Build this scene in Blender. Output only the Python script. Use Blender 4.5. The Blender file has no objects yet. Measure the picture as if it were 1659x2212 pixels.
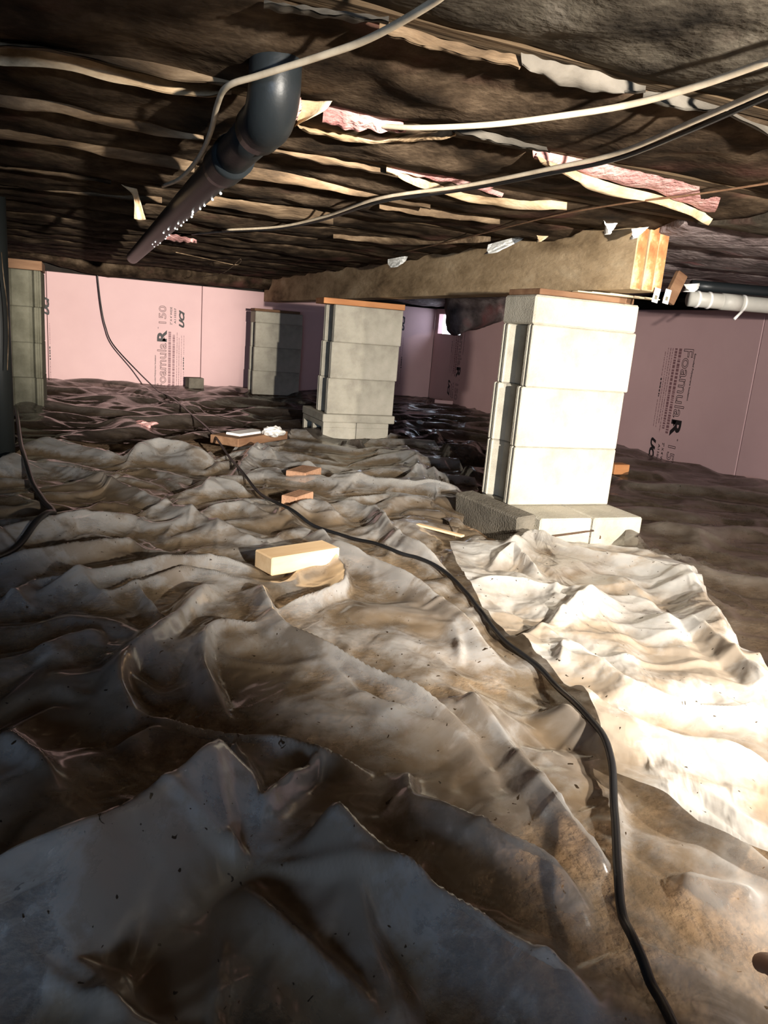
import bpy, bmesh, math, random
import numpy as np
from mathutils import Vector, Matrix

# ------------------------------------------------------------------ camera, light, exposure
S = bpy.context.scene
C = S.collection
W, H, F = 1659.0, 2212.0, 1600.0
YAW, PITCH, ROLL = math.radians(22.687), math.radians(13.577), math.radians(4.672)
FW = np.array([math.sin(YAW)*math.cos(PITCH), math.cos(YAW)*math.cos(PITCH), -math.sin(PITCH)])
_r = np.array([math.cos(YAW), -math.sin(YAW), 0.0]); _u = np.cross(_r, FW)
RT = math.cos(ROLL)*_r + math.sin(ROLL)*_u
UP = -math.sin(ROLL)*_r + math.cos(ROLL)*_u
cam = bpy.data.cameras.new('camera'); co = bpy.data.objects.new('camera', cam); C.objects.link(co)
cam.sensor_fit = 'VERTICAL'; cam.sensor_height = 36.0; cam.sensor_width = 27.0
cam.lens = 36.0*F/H; cam.clip_start = 0.02; cam.clip_end = 100
co.matrix_world = Matrix(((RT[0], UP[0], -FW[0], 0), (RT[1], UP[1], -FW[1], 0), (RT[2], UP[2], -FW[2], 0), (0, 0, 0, 1)))
S.camera = co

w = bpy.data.worlds.new('sky'); S.world = w; w.use_nodes = True
bg = w.node_tree.nodes['Background']; bg.inputs[0].default_value = (.80, .90, 1, 1); bg.inputs[1].default_value = 4.0

def lamp(name, kind, loc, target, power, color, **kw):
    l = bpy.data.lights.new(name, kind); l.energy = power; l.color = color
    for k, v in kw.items(): setattr(l, k, v)
    o = bpy.data.objects.new(name, l); C.objects.link(o); o.location = loc
    o.rotation_euler = (Vector(target)-Vector(loc)).to_track_quat('-Z', 'Y').to_euler()
    return o
WARM = (1, .925, .82)
lamp('flashlight_wide', 'SPOT', (1.15, -.10, .16), (1.62, .42, -.56), 250, WARM, spot_size=math.radians(132), spot_blend=.46, shadow_soft_size=.02)
lamp('flashlight_spill', 'SPOT', (.66, -.70, .10), (1.62, 6.75, -.10), 900, WARM, spot_size=math.radians(58), spot_blend=.85, shadow_soft_size=.02)
lamp('flashlight_hotspot', 'SPOT', (.66, -.70, .10), (.36, 6.75, -.02), 2050, WARM, spot_size=math.radians(20), spot_blend=.75, shadow_soft_size=.02)
lamp('hatch_daylight', 'AREA', (-.85, -2.05, .02), (.0, 1.2, -.5), 38, (.50, .70, 1), shape='RECTANGLE', size=.6, size_y=.4)
lamp('vent_daylight', 'AREA', (3.34, 6.45, .13), (2.2, 6.5, .0), 1.2, (.6, .72, 1), shape='RECTANGLE', size=.34, size_y=.18)
S.view_settings.view_transform = 'Standard'; S.view_settings.look = 'None'
S.view_settings.exposure = 0.0; S.view_settings.gamma = 1.0
try: S.view_settings.use_curve_mapping = False
except Exception: pass
S.cycles.max_bounces = 6; S.cycles.diffuse_bounces = 3; S.cycles.glossy_bounces = 2; S.cycles.transmission_bounces = 3
S.cycles.sample_clamp_indirect = 4.0; S.cycles.transparent_max_bounces = 6
S.cycles.use_adaptive_sampling = True; S.cycles.adaptive_threshold = .03; S.cycles.adaptive_min_samples = 16; S.cycles.use_denoising = True

# ------------------------------------------------------------------ projecting helpers
def ray(x, y): return RT*((x-W/2)/F) - UP*((y-H/2)/F) + FW
def onz(x, y, z): d = ray(x, y); return d*(z/d[2])
def onx(x, y, X): d = ray(x, y); return d*(X/d[0])
def ony(x, y, Y): d = ray(x, y); return d*(Y/d[1])

# ------------------------------------------------------------------ numpy noise
def _hash(ix, iy, s):
    n = (ix.astype(np.int64)*374761393 + iy.astype(np.int64)*668265263 + s*982451653) & 0xffffffff
    n = ((n ^ (n >> 13))*1274126177) & 0xffffffff
    n = ((n ^ (n >> 16))*2246822519) & 0xffffffff
    return ((n ^ (n >> 15)) & 0xffffff)/float(0xffffff)
def gnoise(x, y, s=0):
    x = np.asarray(x, float); y = np.asarray(y, float)
    ix, iy = np.floor(x), np.floor(y); fx, fy = x-ix, y-iy
    u = fx*fx*fx*(fx*(fx*6-15)+10); v = fy*fy*fy*(fy*(fy*6-15)+10)
    def g(a, b):
        t = _hash(ix+a, iy+b, s)*2*np.pi
        return np.cos(t)*(fx-a)+np.sin(t)*(fy-b)
    return 1.45*((g(0, 0)*(1-u)+g(1, 0)*u)*(1-v)+(g(0, 1)*(1-u)+g(1, 1)*u)*v)
def fbm(x, y, s=0, o=4):
    r = 0; a = .5
    for i in range(o): r = r+a*gnoise(x*2**i, y*2**i, s+i*17); a *= .5
    return r
def ridged(x, y, s=0): return np.clip(1-2.2*np.abs(gnoise(x, y, s)), 0, 1)
def voro(x, y, s=0):
    ix, iy = np.floor(x), np.floor(y); f1 = np.full(np.shape(x), 9.); f2 = f1.copy(); v1 = np.zeros(np.shape(x))
    for a in (-1, 0, 1):
        for b in (-1, 0, 1):
            px, py = ix+a+_hash(ix+a, iy+b, s), iy+b+_hash(ix+a, iy+b, s+5)
            d = np.hypot(px-x, py-y); hv = _hash(ix+a, iy+b, s+9)
            n = d < f1; f2 = np.where(n, f1, np.minimum(f2, d)); v1 = np.where(n, hv, v1); f1 = np.minimum(f1, d)
    return f1, f2, v1

# ------------------------------------------------------------------ materials
def mat(name, base=(.5, .5, .5), rough=.6, spec=.5, metal=0.0, cols=None, scale=5.0, detail=6, stretch=(1, 1, 1), bump=0.0, bscale=40.0, bdist=.01,
        emit=None, spots=None, coat=0.0):
    m = bpy.data.materials.new(name); m.use_nodes = True
    nt = m.node_tree; N = nt.nodes; L = nt.links; p = N['Principled BSDF']
    p.inputs['Base Color'].default_value = (*base, 1); p.inputs['Roughness'].default_value = rough
    p.inputs['Specular IOR Level'].default_value = spec; p.inputs['Metallic'].default_value = metal
    if coat: p.inputs['Coat Weight'].default_value = coat; p.inputs['Coat Roughness'].default_value = .15
    tc = N.new('ShaderNodeTexCoord'); mp = N.new('ShaderNodeMapping'); mp.inputs['Scale'].default_value = stretch
    g = N.new('ShaderNodeNewGeometry')
    L.new(g.outputs['Position'] if stretch == 'w' else tc.outputs['Object'], mp.inputs[0])
    col = None
    if cols:
        n = N.new('ShaderNodeTexNoise'); n.inputs['Scale'].default_value = scale; n.inputs['Detail'].default_value = detail; n.inputs['Roughness'].default_value = .62
        L.new(mp.outputs[0], n.inputs['Vector'])
        r = N.new('ShaderNodeValToRGB'); L.new(n.outputs['Fac'], r.inputs[0])
        e = r.color_ramp.elements
        while len(e) < len(cols): e.new(.5)
        for i, (pos, c) in enumerate(cols): e[i].position = pos; e[i].color = (*c, 1)
        col = r.outputs[0]
        if spots:
            n2 = N.new('ShaderNodeTexNoise'); n2.inputs['Scale'].default_value = spots[0]; n2.inputs['Detail'].default_value = 3
            L.new(mp.outputs[0], n2.inputs['Vector'])
            r2 = N.new('ShaderNodeMapRange'); r2.inputs[1].default_value = spots[1]; r2.inputs[2].default_value = spots[2]
            L.new(n2.outputs['Fac'], r2.inputs[0])
            mx = N.new('ShaderNodeMix'); mx.data_type = 'RGBA'; L.new(r2.outputs[0], mx.inputs[0]); L.new(col, mx.inputs[6]); mx.inputs[7].default_value = (*spots[3], 1)
            col = mx.outputs[2]
        L.new(col, p.inputs['Base Color'])
    if bump:
        b = N.new('ShaderNodeBump'); b.inputs['Strength'].default_value = bump; b.inputs['Distance'].default_value = bdist
        n3 = N.new('ShaderNodeTexNoise'); n3.inputs['Scale'].default_value = bscale; n3.inputs['Detail'].default_value = 5
        L.new(mp.outputs[0], n3.inputs['Vector']); L.new(n3.outputs['Fac'], b.inputs['Height']); L.new(b.outputs[0], p.inputs['Normal'])
    if emit: p.inputs['Emission Color'].default_value = (*emit[0], 1); p.inputs['Emission Strength'].default_value = emit[1]
    return m

M = {}
M['soil'] = mat('soil', cols=[(.3, (.10, .062, .035)), (.5, (.25, .165, .10)), (.72, (.40, .29, .19))], scale=14, rough=.95, spec=.1, bump=.8, bscale=70, bdist=.012)
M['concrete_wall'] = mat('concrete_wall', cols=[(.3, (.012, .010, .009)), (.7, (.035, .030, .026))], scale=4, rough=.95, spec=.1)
M['foam'] = mat('pink_foam', cols=[(.3, (.60, .385, .385)), (.7, (.66, .435, .43))], scale=2.5, rough=.55, spec=.25, bump=.06, bscale=180, bdist=.002)
M['foam_edge'] = mat('pink_foam_joint', base=(.30, .12, .14), rough=.8)
M['ink'] = mat('black_ink', base=(.018, .014, .016), rough=.6)
M['ink_faint'] = mat('faint_ink', base=(.235, .115, .125), rough=.6)
M['block'] = mat('concrete_block', cols=[(.3, (.30, .275, .225)), (.5, (.42, .39, .32)), (.7, (.50, .46, .385))], scale=7, rough=.95, spec=.1, bump=.55, bscale=230, bdist=.004)
M['block_dark'] = mat('dark_concrete_block', cols=[(.3, (.085, .075, .06)), (.7, (.17, .15, .12))], scale=9, rough=.95, spec=.1, bump=.8, bscale=150, bdist=.005)  # block in a darker, rougher tone
M['block_dim'] = mat('shaded_concrete_block', cols=[(.3, (.09, .085, .06)), (.7, (.19, .18, .135))], scale=7, rough=.95, spec=.1, bump=.5, bscale=230, bdist=.004)  # block colour darkened: the left pier's shade is painted into it
M['beam'] = mat('old_beam_wood', cols=[(.3, (.13, .085, .045)), (.46, (.33, .235, .135)), (.6, (.45, .33, .20)), (.75, (.56, .44, .29))], scale=3.5, stretch=(3, .8, 2.2), rough=.85, spec=.15, bump=.3, bscale=30)
M['endgrain'] = mat('beam_end_grain', cols=[(.40, (.22, .085, .03)), (.52, (.38, .17, .065)), (.62, (.66, .46, .25))], scale=9, rough=.7, spec=.3, bump=.2, bscale=60)
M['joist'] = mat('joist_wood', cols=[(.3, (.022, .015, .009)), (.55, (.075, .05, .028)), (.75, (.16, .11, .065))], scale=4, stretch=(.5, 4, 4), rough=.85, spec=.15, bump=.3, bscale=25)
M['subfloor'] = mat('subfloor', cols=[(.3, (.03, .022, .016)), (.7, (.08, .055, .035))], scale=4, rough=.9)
M['batt'] = mat('dirty_fiberglass', cols=[(.32, (.009, .0065, .0045)), (.47, (.030, .020, .0125)), (.60, (.068, .047, .030)), (.76, (.14, .10, .066))], scale=9, detail=8, rough=1, spec=.05, bump=.22, bscale=60, bdist=.012, spots=(3.2, .62, .78, (.10, .045, .036)))
M['batt_light'] = mat('grey_fiberglass', cols=[(.34, (.012, .010, .008)), (.47, (.040, .033, .025)), (.60, (.085, .073, .056)), (.76, (.16, .14, .115))], scale=8, detail=8, rough=1, spec=.05, bump=.22, bscale=60, bdist=.012, spots=(3.0, .62, .78, (.10, .045, .04)))
M['batt_right'] = mat('dusty_mauve_batt', cols=[(.34, (.05, .038, .036)), (.48, (.13, .10, .098)), (.62, (.20, .165, .16)), (.76, (.33, .29, .28))], scale=7, stretch=(1, 2.2, 1), detail=8, rough=.7, spec=.3, bump=.6, bscale=26, bdist=.02, spots=(3.0, .60, .72, (.20, .06, .06)))
M['pink_batt'] = mat('pink_fiberglass', cols=[(.3, (.35, .15, .14)), (.55, (.58, .32, .30)), (.75, (.70, .50, .46))], scale=12, rough=1, spec=.05, bump=.8, bscale=60)
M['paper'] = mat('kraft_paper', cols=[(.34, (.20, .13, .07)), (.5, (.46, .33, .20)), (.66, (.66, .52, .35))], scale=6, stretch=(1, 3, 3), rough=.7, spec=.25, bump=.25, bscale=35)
M['paper_dark'] = mat('darker_kraft_paper', cols=[(.34, (.04, .026, .015)), (.5, (.12, .08, .047)), (.66, (.26, .185, .115))], scale=5, stretch=(1, 3, 3), rough=.8, spec=.2, bump=.25, bscale=35)  # kraft paper again in a darker tone
M['paper_grey'] = mat('grey_paper', cols=[(.3, (.05, .044, .036)), (.7, (.13, .115, .095))], scale=7, rough=.8, spec=.2, bump=.25, bscale=35)
M['shard'] = mat('torn_white_plastic', base=(.72, .70, .66), rough=.4, spec=.5, bump=.3, bscale=30)
M['foil'] = mat('grey_foil', cols=[(.35, (.18, .18, .17)), (.65, (.55, .55, .53))], scale=20, rough=.45, spec=.6, metal=.3, bump=.6, bscale=60)
M['abs'] = mat('black_pipe_plastic', base=(.012, .015, .017), rough=.42, spec=.35, bump=.12, bscale=120, bdist=.003)
M['water'] = mat('water_drop', base=(.75, .78, .8), rough=.05, spec=.9)
M['pvc'] = mat('grey_pipe_plastic', cols=[(.3, (.40, .39, .35)), (.7, (.52, .50, .45))], scale=8, rough=.5)
M['white_ring'] = mat('white_plastic', base=(.85, .83, .80), rough=.4)
M['cable_tan'] = mat('cream_cable', cols=[(.3, (.42, .34, .24)), (.7, (.62, .53, .40))], scale=30, rough=.55)
M['cable_black'] = mat('black_cable', base=(.010, .010, .011), rough=.38, spec=.5)
M['wood_pale'] = mat('fresh_cut_wood', cols=[(.3, (.62, .40, .21)), (.6, (.74, .53, .31)), (.75, (.80, .60, .38))], scale=3, stretch=(1, 7, 7), rough=.75, spec=.2)
M['wood_orange'] = mat('orange_wood', cols=[(.3, (.42, .17, .065)), (.7, (.58, .27, .11))], scale=4, stretch=(1, 6, 6), rough=.7, spec=.25)
M['wood_brown'] = mat('brown_wood', cols=[(.3, (.13, .065, .035)), (.7, (.26, .15, .085))], scale=4, stretch=(1, 6, 6), rough=.8, spec=.2)
M['brick'] = mat('red_brown_brick', cols=[(.3, (.32, .17, .10)), (.7, (.46, .27, .17))], scale=14, rough=.9, spec=.1, bump=.3, bscale=90)
M['shim'] = mat('cedar_shim', base=(.62, .50, .33), rough=.7)
M['rust'] = mat('rusty_iron', cols=[(.3, (.03, .018, .012)), (.7, (.10, .055, .03))], scale=30, rough=.9)
M['steel'] = mat('dark_post_paint', base=(.014, .016, .015), rough=.5)
M['skin'] = mat('skin', cols=[(.3, (.70, .38, .25)), (.7, (.78, .46, .32))], scale=25, rough=.5, spec=.4, bump=.2, bscale=140, bdist=.002)
M['sleeve'] = mat('dark_cloth', base=(.03, .03, .035), rough=.95, bump=.4, bscale=90)
M['scrap'] = mat('white_scrap', base=(.80, .76, .72), rough=.5, bump=.3, bscale=40)

def plastic(name, milky, dirt, soil, lo, hi, rough=.3, translucency=.22, bump=.35, speck=True, see=.5):
    m = bpy.data.materials.new(name); m.use_nodes = True
    nt = m.node_tree; N = nt.nodes; L = nt.links; p = N['Principled BSDF']; out = N['Material Output']
    g = N.new('ShaderNodeNewGeometry')
    def noise(sc, det=5, st=(1, 1, 1), ro=.6):
        mp = N.new('ShaderNodeMapping'); mp.inputs['Scale'].default_value = st; L.new(g.outputs['Position'], mp.inputs[0])
        n = N.new('ShaderNodeTexNoise'); n.inputs['Scale'].default_value = sc; n.inputs['Detail'].default_value = det; n.inputs['Roughness'].default_value = ro; n.inputs['Distortion'].default_value = .6
        L.new(mp.outputs[0], n.inputs['Vector']); return n.outputs['Fac']
    def math_(op, a, b):
        n = N.new('ShaderNodeMath'); n.operation = op
        for i, v in enumerate((a, b)):
            if isinstance(v, (int, float)): n.inputs[i].default_value = v
            else: L.new(v, n.inputs[i])
        return n.outputs[0]
    def rng(v, a, b):
        n = N.new('ShaderNodeMapRange'); n.interpolation_type = 'SMOOTHSTEP'; n.inputs[1].default_value = a; n.inputs[2].default_value = b; L.new(v, n.inputs[0]); return n.outputs[0]
    def mix(f, a, b):
        n = N.new('ShaderNodeMix'); n.data_type = 'RGBA'; L.new(f, n.inputs[0])
        for i, v in ((6, a), (7, b)):
            if isinstance(v, tuple): n.inputs[i].default_value = (*v, 1)
            else: L.new(v, n.inputs[i])
        return n.outputs[2]
    at = N.new('ShaderNodeAttribute'); at.attribute_name = 'lift'       # how far the film stands off the soil
    st = N.new('ShaderNodeAttribute'); st.attribute_name = 'stain'      # mud marks
    lf = math_('ADD', at.outputs['Fac'], math_('ADD', math_('MULTIPLY', math_('SUBTRACT', noise(6, 6), .5), .085), math_('MULTIPLY', math_('SUBTRACT', noise(21, 5, (1, 1, 1), .7), .5), .03)))
    off = rng(lf, lo, hi)                                               # 0 = wet contact with soil, 1 = clear of it
    base = mix(off, soil, milky)
    dn = math_('ADD', noise(4.5, 7, (1, 1.0, 1), .68), math_('MULTIPLY', st.outputs['Fac'], .35))
    dm = rng(math_('ADD', dn, math_('MULTIPLY', math_('SUBTRACT', noise(17, 5, (1, 1, 1), .65), .5), .35)), .46, .66)
    c = mix(math_('MULTIPLY', dm, .82), base, dirt)
    fine = rng(noise(38, 4, (1, 1, 1), .7), .56, .74)
    c = mix(math_('MULTIPLY', fine, .16), c, dirt)
    if speck: c = mix(rng(noise(95, 1), .735, .77), c, (.03, .02, .012))
    L.new(c, p.inputs['Base Color'])
    ro = N.new('ShaderNodeMapRange'); ro.inputs[1].default_value = .35; ro.inputs[2].default_value = .7; ro.inputs[3].default_value = rough*.75; ro.inputs[4].default_value = min(1, rough*2.0)
    L.new(dn, ro.inputs[0]); L.new(ro.outputs[0], p.inputs['Roughness'])
    p.inputs['Specular IOR Level'].default_value = .5; p.inputs['Coat Weight'].default_value = .6; p.inputs['Coat Roughness'].default_value = .12
    b = N.new('ShaderNodeBump'); b.inputs['Strength'].default_value = bump; b.inputs['Distance'].default_value = .012
    vo = N.new('ShaderNodeTexNoise'); vo.noise_type = 'RIDGED_MULTIFRACTAL'; vo.inputs['Scale'].default_value = 9; vo.inputs['Detail'].default_value = 3; vo.inputs['Distortion'].default_value = .8
    L.new(g.outputs['Position'], vo.inputs['Vector']); L.new(vo.outputs['Fac'], b.inputs['Height']); L.new(b.outputs[0], p.inputs['Normal'])
    tr = N.new('ShaderNodeBsdfTranslucent'); L.new(c, tr.inputs[0])
    mx = N.new('ShaderNodeMixShader'); mx.inputs[0].default_value = translucency
    L.new(p.outputs[0], mx.inputs[1]); L.new(tr.outputs[0], mx.inputs[2])
    tp = N.new('ShaderNodeBsdfTransparent'); tp.inputs[0].default_value = (.93, .91, .87, 1)
    lw = N.new('ShaderNodeLayerWeight'); lw.inputs[0].default_value = .35
    clear = math_('MULTIPLY', math_('SUBTRACT', 1.0, lw.outputs['Facing']), math_('ADD', .12, math_('MULTIPLY', math_('SUBTRACT', 1.0, dm), see)))
    m2 = N.new('ShaderNodeMixShader'); L.new(clear, m2.inputs[0]); L.new(mx.outputs[0], m2.inputs[1]); L.new(tp.outputs[0], m2.inputs[2])
    L.new(m2.outputs[0], out.inputs[0])
    return m
M['film'] = plastic('clear_plastic_film', (.68, .665, .64), (.16, .115, .073), (.265, .20, .132), .003, .032, rough=.15, see=.72)
M['film_pier'] = plastic('milky_plastic_film', (.70, .68, .64), (.27, .20, .13), (.27, .205, .14), .004, .056, rough=.28)
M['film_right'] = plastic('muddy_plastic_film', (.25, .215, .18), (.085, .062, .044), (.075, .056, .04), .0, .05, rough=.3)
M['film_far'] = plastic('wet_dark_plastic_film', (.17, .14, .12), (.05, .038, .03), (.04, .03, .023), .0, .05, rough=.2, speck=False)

# ------------------------------------------------------------------ object helpers
def link(name, me, m, parent=None):
    o = bpy.data.objects.new(name, me); C.objects.link(o)
    if m is not None:
        for x in (m if isinstance(m, (list, tuple)) else [m]): me.materials.append(M[x] if isinstance(x, str) else x)
    if parent is not None: o.parent = parent
    return o
def tag(o, label=None, cat=None, group=None, kind=None):
    if label: o['label'] = label
    if cat: o['category'] = cat
    if group: o['group'] = group
    if kind: o['kind'] = kind
    return o
def empty(name, loc=(0, 0, 0), rz=0.0):
    o = bpy.data.objects.new(name, None); C.objects.link(o); o.location = loc; o.rotation_euler = (0, 0, rz); o.empty_display_size = .05
    return o
def pymesh(name, v, f, smooth=False):
    me = bpy.data.meshes.new(name); me.from_pydata([tuple(map(float, p)) for p in v], [], f); me.validate(); me.update()
    if smooth: me.polygons.foreach_set('use_smooth', [True]*len(me.polygons))
    return me
def bmesh_done(bm, name, smooth=False):
    bmesh.ops.recalc_face_normals(bm, faces=bm.faces)
    me = bpy.data.meshes.new(name); bm.to_mesh(me); bm.free()
    if smooth: me.polygons.foreach_set('use_smooth', [True]*len(me.polygons))
    return me
def add_box(bm, cx, cy, cz, sx, sy, sz, rot=None, bevel=0.0):
    r = bmesh.ops.create_cube(bm, size=1.0); vs = r['verts']
    bmesh.ops.scale(bm, vec=(sx, sy, sz), verts=vs)
    if bevel:
        es = list({e for v in vs for e in v.link_edges})
        bv = bmesh.ops.bevel(bm, geom=es, offset=bevel, segments=1, affect='EDGES', profile=.5)
        vs = list({v for f in bv['faces'] for v in f.verts} | {v for v in vs if v.is_valid})
    if rot is not None: bmesh.ops.rotate(bm, cent=(0, 0, 0), matrix=rot, verts=vs)
    bmesh.ops.translate(bm, vec=(cx, cy, cz), verts=vs)
    return vs
def boxmesh(name, sx, sy, sz, bevel=.003):
    bm = bmesh.new(); add_box(bm, 0, 0, 0, sx, sy, sz, bevel=bevel); return bmesh_done(bm, name)
def catmull(pts, n):
    P = np.array(pts, float)
    if len(P) < 3:
        t = np.linspace(0, 1, n)[:, None]; return P[0]*(1-t)+P[-1]*t
    P = np.vstack([2*P[0]-P[1], P, 2*P[-1]-P[-2]]); seg = len(P)-3; out = []
    for t in np.linspace(0, seg-1e-6, n):
        i = int(t); u = t-i; a, b, c, d = P[i:i+4]
        out.append(.5*((2*b)+(-a+c)*u+(2*a-5*b+4*c-d)*u*u+(-a+3*b-3*c+d)*u**3))
    return np.array(out)
def tube(name, pts, r, sides=10, radii=None, cap=True):
    P = np.array(pts, float); n = len(P); T = np.gradient(P, axis=0); T /= np.linalg.norm(T, axis=1)[:, None]+1e-12
    ref = np.array([0, 0, 1.0]) if abs(T[0][2]) < .9 else np.array([1.0, 0, 0])
    a = np.cross(T[0], ref); a /= np.linalg.norm(a); V = []; Fc = []
    for i in range(n):
        a = a-T[i]*(a@T[i]); a /= np.linalg.norm(a); b = np.cross(T[i], a); rr = r if radii is None else radii[i]
        for k in range(sides):
            th = 2*math.pi*k/sides; V.append(P[i]+rr*(math.cos(th)*a+math.sin(th)*b))
    for i in range(n-1):
        for k in range(sides):
            k2 = (k+1) % sides; Fc.append((i*sides+k, i*sides+k2, (i+1)*sides+k2, (i+1)*sides+k))
    if cap: Fc.append(tuple(range(sides))[::-1]); Fc.append(tuple((n-1)*sides+k for k in range(sides)))
    return pymesh(name, V, Fc, True)
def resample(pts, n, warp=None):
    P = np.array(pts, float); d = np.r_[0, np.cumsum(np.linalg.norm(np.diff(P, axis=0), axis=1))]; d /= d[-1]
    t = np.linspace(0, 1, n)
    if warp is not None: t = warp(t)
    return np.stack([np.interp(t, d, P[:, k]) for k in range(P.shape[1])], 1)

# ------------------------------------------------------------------ the film's shape: folds laid down on the ground plane
GZ = -.592
def g2(px, z=GZ): return [tuple(onz(x, y, z)[:2]) for x, y in px]
RIDGES = []
def fold(px, h, wd, sharp=.6, taper=(.25, .25)):
    """a fold in the film: crest line through photo points, height, half width (m)"""
    P = np.array(g2(px, GZ+h*.5+.016)); near = float(np.clip((P[:, 1].mean()-.8)/1.6, 0, 1))
    RIDGES.append((P, h*(.72+.16*near), wd*(.56+.10*near), max(sharp, .55), taper))
fold([(-260, 2040), (0, 1912), (150, 1840), (300, 1752), (420, 1672), (502, 1592)], .125, .075, .6, (.05, .10))
fold([(300, 1510), (400, 1556), (500, 1578), (620, 1590), (720, 1615), (810, 1642)], .045, .03, .75)
fold([(502, 1592), (545, 1660), (560, 1742), (600, 1690), (660, 1655)], .045, .022, .7, (.05, .3))
fold([(455, 1705), (490, 1790), (520, 1850)], .035, .03, .8)
fold([(700, 1610), (660, 1655), (600, 1700)], .04, .02, .9)
fold([(470, 1230), (380, 1330), (290, 1385), (240, 1432), (275, 1485), (305, 1530)], .06, .05, .4)
fold([(290, 1250), (340, 1310), (372, 1340)], .035, .02, .9)
fold([(560, 1240), (575, 1290), (610, 1340), (690, 1385), (800, 1440), (950, 1515), (1075, 1600)], .055, .045, .55, (.1, .3))
fold([(580, 1320), (540, 1330), (450, 1340), (440, 1420), (470, 1490), (500, 1540)], .05, .035, .5)
fold([(690, 1135), (720, 1165), (800, 1200), (900, 1255), (1000, 1330), (1060, 1390), (1130, 1440)], .05, .05, .4, (.05, .25))
fold([(700, 1170), (760, 1235), (720, 1270), (640, 1290), (590, 1300)], .05, .03, .5)
fold([(100, 990), (250, 1035), (400, 1102), (520, 1148), (610, 1180)], .045, .05, .5)
fold([(-80, 1190), (0, 1150), (120, 1122), (230, 1105), (300, 1100)], .06, .055, .4)
fold([(-60, 1225), (80, 1195), (200, 1172), (300, 1150)], .045, .035, .5)
fold([(60, 1262), (200, 1235), (380, 1207), (570, 1207)], .055, .045, .5)
fold([(190, 1285), (300, 1252), (400, 1225), (540, 1240)], .04, .03, .6)
fold([(0, 1300), (70, 1250), (150, 1240), (260, 1290)], .04, .04, .5)
fold([(1000, 1480), (1076, 1556), (1190, 1700), (1260, 1795), (1332, 1866)], .05, .045, .9, (.1, .1))
fold([(1200, 1500), (1300, 1590), (1480, 1700), (1659, 1850), (1760, 1940)], .04, .05, .9, (.1, .05))
fold([(640, 1360), (760, 1480), (880, 1540), (1000, 1580), (1090, 1690)], .03, .05, .6)
fold([(880, 1680), (960, 1740), (1080, 1800), (1180, 1850), (1300, 1960)], .05, .06, .45)
fold([(690, 1740), (830, 1842), (950, 1932), (1080, 2010), (1190, 2070), (1330, 2130)], .07, .06, .45, (.1, .2))
fold([(690, 1740), (760, 1850), (800, 2000), (850, 2110), (900, 2240)], .035, .04, .5)
fold([(520, 1870), (600, 1960), (760, 2100), (860, 2240)], .03, .035, .7)
fold([(100, 2060), (200, 2080), (240, 2140), (300, 2240)], .03, .04, .5)
fold([(0, 1560), (80, 1620), (130, 1690)], .035, .04, .5)
fold([(880, 1640), (890, 1740), (910, 1790)], .03, .03, .6)
fold([(800, 1080), (830, 1120), (870, 1160), (930, 1195), (985, 1225)], .05, .045, .4)
fold([(690, 1095), (760, 1085), (830, 1120)], .03, .04, .5)
fold([(700, 1020), (780, 1030), (880, 1042), (960, 1048), (1020, 1052)], .05, .05, .4)
fold([(735, 1075), (800, 1068), (850, 1062)], .03, .04, .5)
fold([(860, 1030), (925, 1004), (950, 1040)], .04, .05, .8)
fold([(270, 975), (330, 955), (400, 965), (470, 985)], .09, .08, .5)
fold([(440, 1060), (460, 1035), (540, 1050)], .05, .06, .7)
fold([(510, 1010), (560, 960), (600, 985)], .06, .06, .8)
fold([(560, 985), (640, 1000), (700, 1010)], .04, .05, .6)
fold([(0, 1010), (20, 990), (60, 985)], .06, .08, .5)
fold([(60, 945), (180, 965), (280, 985)], .05, .07, .5)
fold([(600, 1100), (680, 1080), (740, 1110)], .04, .05, .7)
fold([(430, 1100), (520, 1085), (590, 1110)], .035, .05, .7)
fold([(870, 950), (905, 1000), (925, 1060)], .04, .06, .5)
fold([(920, 1330), (985, 1360), (1000, 1420)], .025, .02, .9)
fold([(1330, 1640), (1340, 1760), (1335, 1950)], .02, .03, .6)
fold([(1360, 2010), (1450, 2050), (1560, 2090)], .03, .03, .7)
fold([(1450, 1870), (1560, 1900), (1659, 1930)], .035, .04, .6)
fold([(250, 1600), (330, 1560), (420, 1590)], .03, .04, .6)
fold([(60, 1400), (150, 1360), (230, 1340)], .04, .05, .5)
RID2 = []          # folds of the loose sheet in front of the pier
def fold2(px, h, wd, sharp=.6, taper=(.2, .2)): RID2.append((np.array(g2(px, GZ+h*.8+.02)), h*.62, wd*.55, max(sharp, .55), taper))
fold2([(970, 1185), (982, 1235), (1003, 1265)], .06, .035, .4, (.02, .1))
fold2([(1100, 1172), (1150, 1135), (1172, 1150), (1300, 1185), (1420, 1215), (1500, 1262), (1545, 1350), (1580, 1420)], .05, .06, .4, (.05, .1))
fold2([(1010, 1262), (1100, 1262), (1200, 1275), (1300, 1300)], .03, .035, .7)
fold2([(1150, 1340), (1240, 1390), (1330, 1470), (1420, 1510)], .035, .05, .5)
fold2([(1480, 1345), (1560, 1410), (1659, 1490)], .04, .03, .9, (.1, .02))
fold2([(1370, 1498), (1500, 1520), (1659, 1538), (1760, 1550)], .035, .025, .8, (.1, .02))
fold2([(1190, 1452), (1300, 1510), (1420, 1560), (1560, 1600), (1700, 1640)], .05, .07, .35)
fold2([(1090, 1390), (1180, 1350), (1260, 1300), (1300, 1280)], .03, .04, .6)
fold2([(1210, 1440), (1215, 1390), (1240, 1420)], .025, .03, .6)
fold2([(1060, 1210), (1110, 1180), (1170, 1230)], .035, .03, .6)
fold2([(1330, 1230), (1400, 1300), (1470, 1400), (1560, 1480)], .025, .06, .6)
RID3 = []          # folds right of the pier
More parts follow.
